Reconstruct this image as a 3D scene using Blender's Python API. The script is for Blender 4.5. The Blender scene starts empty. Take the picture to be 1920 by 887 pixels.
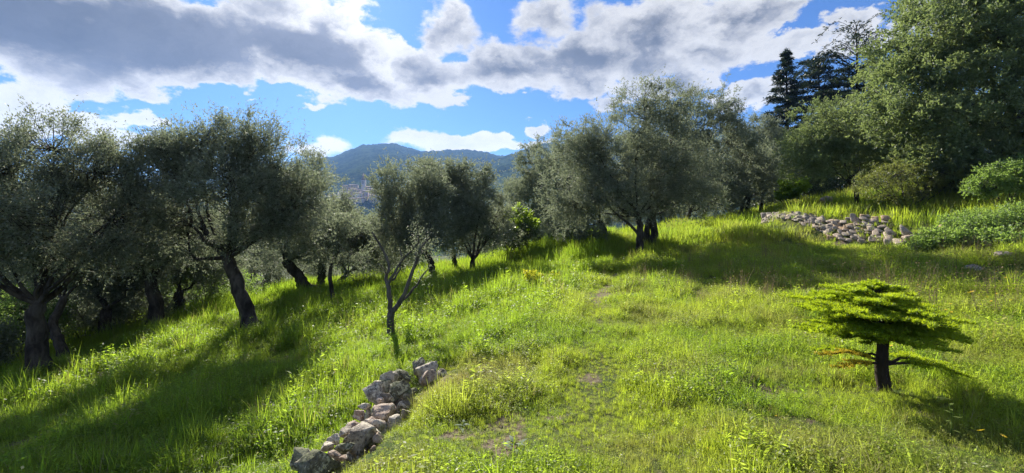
import bpy, math, random
import numpy as np
from mathutils import Vector
R = math.radians
scene = bpy.context.scene
COL = scene.collection
F = 1920 * 16 / 36.0            # focal length in photograph pixels
HZ = 410.0                      # row of the horizon in the photograph

# ------------------------------------------------------------------ camera, sky, sun, exposure
cam_d = bpy.data.cameras.new('camera')
cam_d.lens = 16; cam_d.sensor_width = 36; cam_d.clip_start = 0.05; cam_d.clip_end = 20000
cam_d.shift_y = -(443.5 - HZ) / 1920
cam = bpy.data.objects.new('camera', cam_d); COL.objects.link(cam)
cam.location = (0, 0, 0); cam.rotation_euler = (R(90), 0, 0)
scene.camera = cam

SUN_AZ, SUN_EL = R(-20.5), R(29.5)      # azimuth from +Y towards +X
SUN_DIR = Vector((math.sin(SUN_AZ) * math.cos(SUN_EL), math.cos(SUN_AZ) * math.cos(SUN_EL), math.sin(SUN_EL)))
sd = bpy.data.lights.new('sun', 'SUN'); sd.energy = 5.0; sd.angle = R(0.55); sd.color = (1.0, 0.93, 0.82)
sun = bpy.data.objects.new('sun', sd); COL.objects.link(sun)
sun.rotation_euler = (-SUN_DIR).to_track_quat('-Z', 'Y').to_euler()

vs = scene.view_settings
vs.view_transform = 'Standard'; vs.look = 'None'; vs.gamma = 1; vs.exposure = 1.32
cy = scene.cycles
cy.max_bounces = 6; cy.diffuse_bounces = 4; cy.glossy_bounces = 2; cy.transmission_bounces = 4
cy.volume_bounces = 1; cy.transparent_max_bounces = 6
cy.caustics_reflective = False; cy.caustics_refractive = False
cy.sample_clamp_indirect = 4.0
cy.use_denoising = True; cy.denoiser = 'OPENIMAGEDENOISE'
cy.denoising_input_passes = 'RGB_ALBEDO_NORMAL'; cy.denoising_prefilter = 'NONE'


# ---- small node-expression helper
class X:
    def __init__(s, nt, sock): s.nt = nt; s.s = sock
    def _m(s, op, *a):
        n = s.nt.nodes.new('ShaderNodeMath'); n.operation = op
        for i, v in enumerate((s,) + a):
            if isinstance(v, X): s.nt.links.new(v.s, n.inputs[i])
            else: n.inputs[i].default_value = v
        return X(s.nt, n.outputs[0])
    def __add__(s, o): return s._m('ADD', o)
    def __sub__(s, o): return s._m('SUBTRACT', o)
    def __mul__(s, o): return s._m('MULTIPLY', o)
    def __truediv__(s, o): return s._m('DIVIDE', o)
    def max(s, o): return s._m('MAXIMUM', o)
    def min(s, o): return s._m('MINIMUM', o)
    def pow(s, o): return s._m('POWER', o)
    def step(s, a, b, smooth=True, lo=0.0, hi=1.0):
        n = s.nt.nodes.new('ShaderNodeMapRange'); n.interpolation_type = 'SMOOTHSTEP' if smooth else 'LINEAR'
        s.nt.links.new(s.s, n.inputs[0])
        for i, v in zip((1, 2, 3, 4), (a, b, lo, hi)): n.inputs[i].default_value = v
        return X(s.nt, n.outputs[0])


def vmath(nt, op, a, b=None, c=None):
    n = nt.nodes.new('ShaderNodeVectorMath'); n.operation = op
    for i, v in enumerate((a, b, c)):
        if v is None: continue
        if hasattr(v, 'is_output'): nt.links.new(v, n.inputs[i])
        else: n.inputs[i].default_value = v
    return n


def noise(nt, vec, scale, detail=4, rough=0.55, dist=0.0, out=0):
    n = nt.nodes.new('ShaderNodeTexNoise'); n.inputs['Scale'].default_value = scale
    n.inputs['Detail'].default_value = detail; n.inputs['Roughness'].default_value = rough
    n.inputs['Distortion'].default_value = dist
    if vec is not None: nt.links.new(vec, n.inputs['Vector'])
    return X(nt, n.outputs[out]) if out == 0 else n.outputs[out]


def mixc(nt, fac, a, b, blend='MIX'):
    n = nt.nodes.new('ShaderNodeMix'); n.data_type = 'RGBA'; n.blend_type = blend
    for k, v in ((0, fac), (6, a), (7, b)):
        if isinstance(v, X): v = v.s
        if hasattr(v, 'is_output'): nt.links.new(v, n.inputs[k])
        elif k == 0: n.inputs[k].default_value = v
        else: n.inputs[k].default_value = (*v, 1) if len(v) == 3 else v
    return n.outputs[2]


# ---- world: Nishita sky with broken cloud, all in directions of the sky
world = bpy.data.worlds.new('World'); scene.world = world; world.use_nodes = True
def build_world():
    nt = world.node_tree; nt.nodes.clear()
    out = nt.nodes.new('ShaderNodeOutputWorld'); bg = nt.nodes.new('ShaderNodeBackground')
    nt.links.new(bg.outputs[0], out.inputs[0])
    bg.inputs[1].default_value = 0.1
    sky = nt.nodes.new('ShaderNodeTexSky'); sky.sky_type = 'NISHITA'; sky.sun_disc = False
    sky.sun_elevation = SUN_EL; sky.sun_rotation = SUN_AZ
    sky.air_density = 1.0; sky.dust_density = 0.3; sky.ozone_density = 3.0; sky.altitude = 200
    tc = nt.nodes.new('ShaderNodeTexCoord')
    d = vmath(nt, 'NORMALIZE', tc.outputs['Generated']).outputs[0]
    # puffy warp of the direction so that every cloud edge breaks up
    st = vmath(nt, 'MULTIPLY', d, (1, 1, 1.7)).outputs[0]
    w1 = noise(nt, st, 7.0, 7, 0.62, out=1)
    wc = vmath(nt, 'SUBTRACT', w1, (0.5, 0.5, 0.5)).outputs[0]
    dw = vmath(nt, 'MULTIPLY_ADD', wc, (0.17, 0.17, 0.11), d).outputs[0]
    sp = nt.nodes.new('ShaderNodeSeparateXYZ'); nt.links.new(dw, sp.inputs[0])
    x, y, z = (X(nt, o) for o in sp.outputs)
    az = x._m('ARCTAN2', y)
    hyp = (x * x + y * y).pow(0.5).max(0.02)
    t = z / hyp
    cb = nt.nodes.new('ShaderNodeCombineXYZ'); nt.links.new(az.s, cb.inputs[0]); nt.links.new(t.s, cb.inputs[1])
    av = cb.outputs[0]
    field = None
    def blob(px, py, rx, ry, amp):
        nonlocal field
        a = math.atan2(px - 960, F); b = (HZ - py) / F * math.cos(a)
        ra = rx / F * math.cos(a) ** 2; rb = ry / F * math.cos(a)
        m = vmath(nt, 'MULTIPLY_ADD', av, (1 / ra, 1 / rb, 0), (-a / ra, -b / rb, 0))
        l = vmath(nt, 'LENGTH', m.outputs[0]).outputs[1]
        v = X(nt, l)._m('MULTIPLY_ADD', -amp, amp)
        field = v if field is None else field.max(v)
    for b in CLOUDS: blob(*b)
    # away from the view the deck goes on as broken cloud
    wide = (az._m('ABSOLUTE')).step(0.95, 1.25).max(t.step(0.56, 0.75))
    fb = noise(nt, st, 4.2, 9, 0.60)
    big = noise(nt, st, 1.6, 2, 0.5)
    base = (big - 0.47) * 2.2
    field = field.max(-0.75) * (wide * -1.0 + 1.0) + base * wide
    fine = noise(nt, st, 17.0, 6, 0.62)
    dens = field + (fb - 0.5) * 1.9 + (fine - 0.5) * 0.65
    soft = noise(nt, st, 2.6, 3, 0.5)
    cover = (dens / (soft * soft * 1.6 + .12)).step(0.02, 0.42)
    fb2 = noise(nt, dw, 6.5, 8, 0.63, 0.4)
    thick = (field * 0.75 + (fb - 0.5) * 1.2 + (fb2 - 0.5) * 1.9 + (fine - 0.5) * 0.22).step(0.04, 0.80)
    thick = thick * t.step(0.14, 0.27, lo=.12, hi=1.0)          # far cumulus low over the hills is thinner and lit through
    # forward scattering near the sun
    sdv = vmath(nt, 'DOT_PRODUCT', d, tuple(SUN_DIR)).outputs[1]
    glow = X(nt, sdv).max(0.0).pow(28.0)
    lit = (glow * 1.6 + 3.4) * t.step(0.14, 0.27, lo=1.35, hi=1.0)
    shade = (glow * 0.9 + 0.70) * (fb2 * 1.7 + .15)
    cl_w = mixc(nt, 1.0, (1.0, 0.985, 0.96), cbs(nt, lit), 'MULTIPLY')
    cl_g = mixc(nt, 1.0, (0.94, 1.0, 1.17), cbs(nt, shade), 'MULTIPLY')
    cl = mixc(nt, thick, cl_w, cl_g)
    skc = mixc(nt, 1.0, sky.outputs[0], (0.185, 0.315, 0.51), 'MULTIPLY')
    col = mixc(nt, cover, skc, cl)
    nt.links.new(col, bg.inputs[0])

def cbs(nt, v):
    c = nt.nodes.new('ShaderNodeCombineXYZ')
    for i in range(3): nt.links.new(v.s, c.inputs[i])
    return c.outputs[0]

#          px   py   rx   ry  amp
CLOUDS = [(60, 50, 360, 125, 1.9), (330, 70, 360, 110, 1.7), (560, 100, 270, 82, 1.6), (120, 20, 400, 120, 1.3), (560, 15, 190, 70, .75),
          (640, 60, 110, 100, .7), (200, 150, 190, 22, .6), (480, 150, 150, 24, .65), (680, 160, 150, 40, 1.0), (800, 140, 190, 55, 1.0), (950, 135, 170, 52, 1.1),
          (850, 60, 70, 75, .55), (1030, 20, 90, 60, .6), (1120, 110, 190, 70, 1.0), (1230, 50, 180, 85, 1.25), (1380, 35, 170, 62, 1.1),
          (1330, 100, 130, 50, .8), (1230, 165, 120, 30, .7), (1480, 70, 150, 36, .6), (1600, 20, 120, 40, .55), (1640, 70, 120, 45, .6), (1390, 188, 110, 34, .62), (1160, 192, 60, 20, .45),
          (1760, 40, 160, 90, .6), (30, 200, 130, 48, .6), (190, 232, 90, 22, .55), (270, 228, 70, 20, .5), (60, 250, 150, 40, .5), (210, 262, 140, 30, .42),
          (600, 278, 70, 24, .55), (740, 266, 80, 20, .5), (880, 270, 130, 24, .6), (970, 270, 70, 20, .5),
          (455, 181, 30, 9, .4), (590, 191, 34, 8, .38), (995, 240, 18, 9, .36), (410, 152, 50, 14, .4)]
build_world()

# ------------------------------------------------------------------ helpers
rng = np.random.default_rng(7)
def P(px, py, d): return np.array([(px - 960) / F * d, d, (HZ - py) / F * d])

def hash3(ix, iy, iz):
    h = (ix * 374761393 + iy * 668265263 + iz * 1442695041) & 0xffffffff
    h = ((h ^ (h >> 13)) * 1274126177) & 0xffffffff
    return ((h ^ (h >> 16)) & 0xffff) / 65535.0
def vnoise(p):
    p = np.asarray(p, float); i = np.floor(p).astype(np.int64); f = p - i; f = f * f * (3 - 2 * f)
    r = 0
    for dx in (0, 1):
        for dy in (0, 1):
            for dz in (0, 1):
                w = (f[..., 0] if dx else 1 - f[..., 0]) * (f[..., 1] if dy else 1 - f[..., 1]) * (f[..., 2] if dz else 1 - f[..., 2])
                r = r + w * hash3(i[..., 0] + dx, i[..., 1] + dy, i[..., 2] + dz)
    return r
def fbm(p, o=4):
    p = np.asarray(p, float); s = 0; a = 0.5; n = 0
    for k in range(o): s = s + a * vnoise(p + 17.3 * k); n += a; a *= 0.5; p = p * 2.03
    return s / n
def fbm2(x, y, sc, o=3, seed=0.0):
    return fbm(np.stack([np.asarray(x) / sc, np.asarray(y) / sc, np.full(np.shape(x), seed + .37)], -1), o)
def unit(v): return v / np.maximum(np.linalg.norm(v, axis=-1, keepdims=True), 1e-9)
def sst(a, b, x): t = np.clip((x - a) / (b - a), 0, 1); return t * t * (3 - 2 * t)

def mesh_np(name, verts, faces_list, attr=None, mat=None, smooth=False):
    """faces_list: int arrays (n,3)/(n,4)."""
    me = bpy.data.meshes.new(name)
    v = np.ascontiguousarray(verts, dtype=np.float32)
    me.vertices.add(len(v)); me.vertices.foreach_set('co', v.ravel())
    loops = np.concatenate([f.ravel() for f in faces_list]).astype(np.int32)
    sizes = np.concatenate([np.full(len(f), f.shape[1], np.int32) for f in faces_list])
    starts = np.concatenate([[0], np.cumsum(sizes)[:-1]]).astype(np.int32)
    me.loops.add(len(loops)); me.loops.foreach_set('vertex_index', loops)
    me.polygons.add(len(sizes)); me.polygons.foreach_set('loop_start', starts)
    try: me.polygons.foreach_set('loop_total', sizes)
    except Exception: pass
    me.update(calc_edges=True)
    if smooth: me.polygons.foreach_set('use_smooth', np.ones(len(sizes), bool))
    for k, (dom, arr) in (attr or {}).items():
        a = me.attributes.new(k, 'FLOAT', dom); a.data.foreach_set('value', np.asarray(arr, np.float32))
    if mat: me.materials.append(mat)
    return me

def link(name, me, parent=None, loc=None):
    o = bpy.data.objects.new(name, me); COL.objects.link(o)
    if parent is not None: o.parent = parent
    if loc is not None: o.location = loc
    return o
def tag(o, label=None, cat=None, group=None, kind=None):
    if label: o['label'] = label
    if cat: o['category'] = cat
    if group: o['group'] = group
    if kind: o['kind'] = kind
    return o
def thing(name, loc, label, cat, group=None):
    o = bpy.data.objects.new(name, None); COL.objects.link(o); o.location = loc; o.empty_display_size = .2
    return tag(o, label, cat, group)

class Tubes:
    def __init__(s): s.v = []; s.f = []; s.n = 0
    def add(s, path, radii, sides=6, rough=0.0, flute=None):
        path = np.asarray(path, float); n = len(path); radii = np.broadcast_to(np.asarray(radii, float), (n,))
        tan = unit(np.gradient(path, axis=0))
        ref = np.array([0, 0, 1.0]) if abs(tan[0][2]) < .9 else np.array([1.0, 0, 0])
        a = unit(np.cross(tan, ref)); b = np.cross(tan, a)
        th = np.arange(sides) * 2 * math.pi / sides
        rr = radii[:, None] * (1 + (rough * (rng.random((n, sides)) - .5) if rough else 0))
        if flute is not None:
            ph = rng.uniform(0, 6.28, 3); tw = np.linspace(0, 1.6, n)[:, None]
            rr = rr * (1 + flute[:, None] * (.6 * np.cos(3 * th[None] + ph[0] + tw) + .5 * np.cos(5 * th[None] + ph[1] + tw) + .25 * np.cos(2 * th[None] + ph[2])))
        ring = path[:, None] + rr[..., None] * (a[:, None] * np.cos(th)[None, :, None] + b[:, None] * np.sin(th)[None, :, None])
        s.v.append(ring.reshape(-1, 3))
        i = np.arange(n - 1)[:, None] * sides; j = np.arange(sides)[None]; k = (j + 1) % sides
        s.f.append((s.n + np.stack([i + j, i + k, i + sides + k, i + sides + j], -1)).reshape(-1, 4))
        s.n += n * sides
    def mesh(s, name, mat, off=(0, 0, 0), smooth=True):
        return mesh_np(name, np.concatenate(s.v) - np.asarray(off), [np.concatenate(s.f)], mat=mat, smooth=smooth)

def spline(pts, n):
    pts = np.asarray(pts, float)
    if len(pts) == 2:
        t = np.linspace(0, 1, n)[:, None]; return pts[0] * (1 - t) + pts[1] * t
    q = np.vstack([2 * pts[0] - pts[1], pts, 2 * pts[-1] - pts[-2]])
    u = np.linspace(0, len(pts) - 1 - 1e-6, n); i = u.astype(int); t = (u - i)[:, None]
    p0, p1, p2, p3 = q[i], q[i + 1], q[i + 2], q[i + 3]
    return .5 * (2 * p1 + (p2 - p0) * t + (2 * p0 - 5 * p1 + 4 * p2 - p3) * t ** 2 + (3 * p1 - p0 - 3 * p2 + p3) * t ** 3)

def leaf_arrays(pos, dirs, L, W, fold=.12, rg=rng, up=0.0, tri=False):
    """one folded diamond per leaf (a pointed triangle for far trees) -> (verts, faces)"""
    n = len(pos); L = np.broadcast_to(L, (n,))[:, None]; W = np.broadcast_to(W, (n,))[:, None]
    d = unit(dirs); r = rg.normal(size=(n, 3)); r[:, 2] += up
    s = unit(np.cross(d, r)); nn = np.cross(s, d)
    if tri:
        v = np.stack([pos + s * W * .62, pos + d * L, pos - s * W * .62 + d * L * .25], 1).reshape(-1, 3)
        return v, np.arange(3 * n).reshape(n, 3)
    mid = pos + d * L * .48
    v = np.stack([pos, mid + s * W * .5 + nn * W * fold, pos + d * L - nn * L * .06, mid - s * W * .5 + nn * W * fold], 1).reshape(-1, 3)
    return v, np.arange(4 * n).reshape(n, 4)

# ------------------------------------------------------------------ materials
def new_mat(name):
    m = bpy.data.materials.new(name); m.use_nodes = True; nt = m.node_tree; nt.nodes.clear()
    out = nt.nodes.new('ShaderNodeOutputMaterial')
    return m, nt, out

def attr_x(nt, name, typ='GEOMETRY'):
    a = nt.nodes.new('ShaderNodeAttribute'); a.attribute_name = name; a.attribute_type = typ
    return X(nt, a.outputs['Fac'])

def leaf_mat(name, top, top2, under=None, trans=(.2, .3, .05), tfac=.35, rough=.42, spec=.5, instancer=False, dry=None):
    m, nt, out = new_mat(name)
    tint = attr_x(nt, 'tint', 'INSTANCER' if instancer else 'GEOMETRY')
    if instancer:
        oi = nt.nodes.new('ShaderNodeObjectInfo'); tint = tint + (X(nt, oi.outputs['Random']) - .5) * .35
        tint = tint.max(0.0).min(1.0)
        jit = attr_x(nt, 'jit')
    c = mixc(nt, tint, top, top2)
    tcol = mixc(nt, tint, trans, tuple(np.minimum(np.array(trans) * (np.array(top2) / np.array(top)) ** .35, .75)))
    if dry is not None:
        df = attr_x(nt, 'dry', 'INSTANCER'); c = mixc(nt, df, c, dry); tcol = mixc(nt, df, tcol, dry)
    if instancer:
        j2 = jit * .7 + .65
        c = mixc(nt, 1.0, c, cbs(nt, j2), 'MULTIPLY'); tcol = mixc(nt, 1.0, tcol, cbs(nt, j2), 'MULTIPLY')
    if under is not None:
        g = nt.nodes.new('ShaderNodeNewGeometry'); c = mixc(nt, X(nt, g.outputs['Backfacing']), c, under)
    b = nt.nodes.new('ShaderNodeBsdfPrincipled'); nt.links.new(c, b.inputs['Base Color'])
    b.inputs['Roughness'].default_value = rough; b.inputs['Specular IOR Level'].default_value = spec
    tr = nt.nodes.new('ShaderNodeBsdfTranslucent'); nt.links.new(tcol, tr.inputs[0])
    mx = nt.nodes.new('ShaderNodeMixShader'); mx.inputs[0].default_value = tfac
    nt.links.new(b.outputs[0], mx.inputs[1]); nt.links.new(tr.outputs[0], mx.inputs[2]); nt.links.new(mx.outputs[0], out.inputs[0])
    return m

def bark_mat(name, c1, c2, scale=9.0, bump=.6):
    m, nt, out = new_mat(name)
    tc = nt.nodes.new('ShaderNodeTexCoord')
    v = vmath(nt, 'MULTIPLY', tc.outputs['Object'], (1, 1, .28)).outputs[0]
    n1 = noise(nt, v, scale, 8, .65, .5); n2 = noise(nt, tc.outputs['Object'], 2.2, 3)
    c = mixc(nt, (n1 * .75 + n2 * .4 - .1).step(.3, .75), c1, c2)
    b = nt.nodes.new('ShaderNodeBsdfPrincipled'); nt.links.new(c, b.inputs['Base Color']); b.inputs['Roughness'].default_value = .95
    b.inputs['Specular IOR Level'].default_value = .15
    bp = nt.nodes.new('ShaderNodeBump'); bp.inputs['Strength'].default_value = bump; bp.inputs['Distance'].default_value = .04
    nt.links.new(n1.s, bp.inputs['Height']); nt.links.new(bp.outputs[0], b.inputs['Normal'])
    nt.links.new(b.outputs[0], out.inputs[0])
    return m

def rock_mat(name, c1, c2, lichen, moss=None):
    m, nt, out = new_mat(name)
    tc = nt.nodes.new('ShaderNodeTexCoord'); oi = nt.nodes.new('ShaderNodeObjectInfo')
    rv = nt.nodes.new('ShaderNodeCombineXYZ')
    for i in range(3): nt.links.new(oi.outputs['Random'], rv.inputs[i])
    v = vmath(nt, 'MULTIPLY_ADD', rv.outputs[0], (31, 17, 23), tc.outputs['Object']).outputs[0]
    n1 = noise(nt, v, 11, 9, .72); n2 = noise(nt, v, 42, 6, .72); n3 = noise(nt, v, 8, 6, .66, .8)
    c = mixc(nt, (n1 + (X(nt, oi.outputs['Random']) - .5) * .35).step(.36, .66), c1, c2)
    c = mixc(nt, (n3 + (n2 - .5) * .6).step(.52, .60), c, lichen)
    if moss is not None:
        g = nt.nodes.new('ShaderNodeNewGeometry'); s = nt.nodes.new('ShaderNodeSeparateXYZ'); nt.links.new(g.outputs['Normal'], s.inputs[0])
        c = mixc(nt, (X(nt, s.outputs[2]) * .5 + n1 - .62).step(.1, .3) * .7, c, moss)
    c = mixc(nt, n2.step(.50, .36, lo=0, hi=.8), c, (.035, .032, .03))
    b = nt.nodes.new('ShaderNodeBsdfPrincipled'); nt.links.new(c, b.inputs['Base Color']); b.inputs['Roughness'].default_value = .9
    b.inputs['Specular IOR Level'].default_value = .25
    bp = nt.nodes.new('ShaderNodeBump'); bp.inputs['Strength'].default_value = .9; bp.inputs['Distance'].default_value = .02
    nt.links.new((n1 * 1.0 + n2 * .5).s, bp.inputs['Height']); nt.links.new(bp.outputs[0], b.inputs['Normal'])
    nt.links.new(b.outputs[0], out.inputs[0])
    return m

def plain_mat(name, c, rough=.8, var=.25, scale=6, spec=.3):
    m, nt, out = new_mat(name)
    tc = nt.nodes.new('ShaderNodeTexCoord'); n1 = noise(nt, tc.outputs['Object'], scale, 4)
    col = mixc(nt, n1, tuple(np.array(c) * (1 - var)), tuple(np.array(c) * (1 + var)))
    b = nt.nodes.new('ShaderNodeBsdfPrincipled'); nt.links.new(col, b.inputs['Base Color']); b.inputs['Roughness'].default_value = rough
    b.inputs['Specular IOR Level'].default_value = spec
    nt.links.new(b.outputs[0], out.inputs[0])
    return m

M = {}
M['olive'] = leaf_mat('olive_leaf', (.075, .100, .055), (.118, .142, .080), under=(.23, .255, .20), trans=(.26, .31, .18), tfac=.40, rough=.62, spec=.30)
M['oak'] = leaf_mat('oak_leaf', (.058, .095, .034), (.105, .145, .055), under=(.17, .21, .12), trans=(.28, .37, .11), tfac=.40, rough=.6, spec=.30)
M['dark_leaf'] = leaf_mat('bay_leaf', (.030, .052, .018), (.055, .085, .025), trans=(.09, .15, .03), tfac=.25, rough=.35)
M['bright_leaf'] = leaf_mat('fig_leaf', (.10, .19, .02), (.17, .26, .03), trans=(.36, .52, .04), tfac=.5, rough=.5)
M['yellow_leaf'] = leaf_mat('spurge_leaf', (.42, .46, .03), (.55, .52, .03), trans=(.65, .65, .04), tfac=.45, rough=.6)
M['shrub_leaf'] = leaf_mat('shrub_leaf', (.085, .11, .025), (.15, .165, .04), trans=(.26, .31, .06), tfac=.40, rough=.5)
M['bramble'] = leaf_mat('bramble_leaf', (.055, .105, .035), (.12, .18, .05), under=(.10, .155, .06), trans=(.28, .44, .08), tfac=.48, rough=.55)
M['conifer'] = leaf_mat('conifer_needles', (.020, .036, .022), (.038, .060, .034), trans=(.04, .07, .03), tfac=.18, rough=.5)
M['cedar_near'] = leaf_mat('cedar_needles', (.10, .19, .014), (.23, .30, .02), trans=(.46, .64, .02), tfac=.50, rough=.5)
M['cedar_yellow'] = leaf_mat('yellowed_needles', (.50, .42, .03), (.6, .46, .04), trans=(.7, .58, .05), tfac=.35, rough=.6)
M['bark'] = bark_mat('olive_bark', (.020, .017, .014), (.13, .115, .095), 7, 1.0)
M['bark_pale'] = bark_mat('pruned_bark', (.05, .045, .04), (.19, .175, .155), 14)
M['bark_con'] = bark_mat('conifer_bark', (.03, .022, .018), (.09, .07, .055))
M['rock'] = rock_mat('grey_limestone', (.18, .155, .12), (.44, .39, .31), (.55, .51, .40))
M['rock_moss'] = rock_mat('mossy_limestone', (.15, .14, .10), (.38, .35, .27), (.52, .50, .38), moss=(.07, .09, .025))
M['rock_pink'] = rock_mat('pinkish_limestone', (.30, .22, .165), (.50, .40, .31), (.53, .47, .38))
M['rock_wall'] = rock_mat('pale_wall_stone', (.22, .18, .14), (.42, .35, .28), (.48, .44, .36))
M['rock_ochre'] = rock_mat('ochre_wall_stone', (.36, .23, .12), (.50, .35, .20), (.48, .41, .32))

# ------------------------------------------------------------------ ground
CP = [(960, 887, 2.95), (1300, 887, 2.9), (1660, 740, 4.2), (1920, 887, 2.75), (1900, 700, 4.4), (1800, 560, 7.5), (1860, 485, 9.6), (1920, 440, 11.5),
      (800, 690, 5.4), (640, 860, 3.35), (735, 640, 8.4), (640, 740, 6.0), (500, 887, 4.15), (300, 887, 4.5), (20, 887, 5.2), (470, 620, 12.0), (70, 705, 10.4), (120, 680, 11.5),
      (300, 750, 7.4), (195, 640, 14), (295, 610, 15), (335, 600, 16.3), (625, 572, 14.5), (580, 545, 18), (600, 540, 19.5), (812, 525, 17.5), (853, 510, 20), (886, 512, 19.5),
      (1000, 700, 4.75), (1200, 640, 6.2), (1130, 540, 11.6), (1000, 545, 11.4), (1020, 470, 22), (940, 480, 26), (1100, 478, 20), (1197, 488, 17.4), (1225, 460, 20.5), (1285, 440, 23),
      (1140, 455, 22), (1400, 490, 12.5), (1350, 420, 27), (1480, 434, 18), (1640, 447, 16), (1740, 462, 13.5), (1440, 419, 21.5), (1390, 405, 30),
      (1480, 408, 20), (1640, 402, 18.5), (1605, 385, 23), (1700, 402, 18), (1800, 395, 16), (1920, 365, 17), (1500, 380, 32), (1420, 390, 36),
      (1035, 452, 27), (700, 545, 19), (440, 560, 23)]
W = [P(*c) for c in CP] + [np.array(p, float) for p in ((0, -4, -1.6), (-9, -4, -3.2), (9, -4, -.7), (0, .3, -1.6), (-4, 1, -2.35), (4.5, 1, -1.42), (-20, 10, -5.6), (-24, 26, -6.5),
      (-10, 32, -4.5), (5, 42, -3.0), (24, 12, 2.6), (26, 32, 2.8), (-14, 4, -4.4), (14, 5, .2), (-2, 34, -3.4))]
W = np.array(W)
def tps_fit(p, z, lam):
    n = len(p); r = np.linalg.norm(p[:, None] - p[None], axis=-1)
    K = np.where(r > 0, r * r * np.log(np.maximum(r, 1e-9)), 0) + lam * np.eye(n)
    Q = np.c_[np.ones(n), p]; A = np.block([[K, Q], [Q.T, np.zeros((3, 3))]])
    return np.linalg.solve(A, np.r_[z, 0, 0, 0])
TW = tps_fit(W[:, :2], W[:, 2], .6)
FW = [(-1.50, 2.6), (-1.12, 4.05), (-1.02, 5.25), (-.72, 5.7), (-.2, 6.1)]                      # left wall line (upper terrace to its right)
RW = [tuple(P(a, b, c)[:2]) for a, b, c in ((1425, 420, 21.8), (1480, 430, 19.0), (1560, 440, 17.0), (1650, 450, 15.4), (1720, 455, 14.4), (1790, 465, 13.2))]
def poly_sd(x, y, poly):
    """unsigned distance, side (+ on the right of travel) and a taper at both ends"""
    best = np.full(np.shape(x), 1e9); side = np.zeros(np.shape(x)); par = np.zeros(np.shape(x)); n = len(poly) - 1
    for i in range(n):
        ax, ay = poly[i]; bx, by = poly[i + 1]; dx, dy = bx - ax, by - ay; L2 = dx * dx + dy * dy
        tt = ((x - ax) * dx + (y - ay) * dy) / L2; tc = np.clip(tt, 0, 1)
        d = np.hypot(x - ax - tc * dx, y - ay - tc * dy); c = ((x - ax) * dy - (y - ay) * dx) / math.sqrt(L2)
        m = d < best; best = np.where(m, d, best); side = np.where(m, c, side); par = np.where(m, i + tc, par)
    return best, side, par / n
def gz(x, y, micro=True):
    x = np.asarray(x, float); y = np.asarray(y, float); sh = x.shape; x = x.ravel(); y = y.ravel()
    z = np.empty_like(x)
    for k in range(0, len(x), 40000):
        xs, ys = x[k:k + 40000], y[k:k + 40000]
        r2 = (xs[:, None] - W[None, :, 0]) ** 2 + (ys[:, None] - W[None, :, 1]) ** 2
        z[k:k + 40000] = .5 * np.where(r2 > 0, r2 * np.log(np.maximum(r2, 1e-12)), 0) @ TW[:-3] + TW[-3] + TW[-2] * xs + TW[-1] * ys
    r = np.hypot(x, y - 12)
    far = np.clip(.13 * x - .075 * np.maximum(y, 0) - .8 + 2.5 * (fbm2(x, y, 40) - .5), -8, 7)
    far = far - 50 * sst(70, 420, r) * sst(-60, 60, y * .6 - x * .8) - 18 * sst(100, 600, r)
    w = sst(24, 48, r); z = z * (1 - w) + far * w
    d, s, p = poly_sd(x, y, FW)
    z = z - .40 * (.5 - .5 * np.tanh((s + .06) / .10)) * np.exp(-d / 1.2) * sst(0, .1, p) * (1 - sst(.50, .82, p)) - .20 * np.exp(-((x - .1) / 1.7) ** 2 - ((y - 4.5) / 1.7) ** 2)
    d, s, p = poly_sd(x, y, RW)
    z = z - .24 * np.tanh(s / .25) * np.exp(-d / 1.6) * sst(0, .06, p) * (1 - sst(.85, 1, p))
    if micro: z = z + .10 * (fbm2(x, y, .9, 3) - .5) * (1 - sst(30, 60, r)) + .22 * (fbm2(x, y, 3.2, 2, 5) - .5) * (1 - sst(40, 80, r))
    return z.reshape(sh)
def gz1(x, y): return float(gz(np.array([x]), np.array([y]))[0])

TRAIL = [tuple(P(a, b, c)[:2]) for a, b, c in ((1160, 508, 14.2), (1132, 540, 11.5), (1120, 580, 8.6), (1112, 640, 6.3), (1118, 720, 4.7))]
def dirt_map(x, y):
    """worn trail, leaf litter under the trees, bare patches: marks of the soil itself"""
    tr = TRAIL
    d, s, p = poly_sd(x, y, tr)
    wig = .015 + .10 * fbm2(x, y, .5, 2, 3)
    v = (1 - sst(wig, wig + .12, d)) * (1 - .75 * sst(.30, .8, p)) * (.6 + .6 * fbm2(x, y, .7, 2, 31))
    for a, b, c, rx, ry in ((180, 700, 9.3, 1.6, .55), (1250, 530, 11.6, 1.5, .35), (650, 545, 17.5, 2.2, .5), (835, 690, 5.3, .3, .2), (1560, 690, 4.9, .35, .25), (1430, 730, 4.3, .3, .2), (420, 855, 4.6, .5, .2), (60, 760, 8, 1.2, .4)):
        q = P(a, b, c); e = np.hypot((x - q[0]) / rx, (y - q[1]) / ry) + 1.2 * (fbm2(x, y, .6, 3, 8) - .5)
        v = np.maximum(v, (1 - sst(.5, 1.2, e)) * .9)
    n = fbm2(x, y, .45, 4, 21); v = np.maximum(v, sst(.60, .72, n) * .8)
    return np.clip(v, 0, 1)

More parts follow.
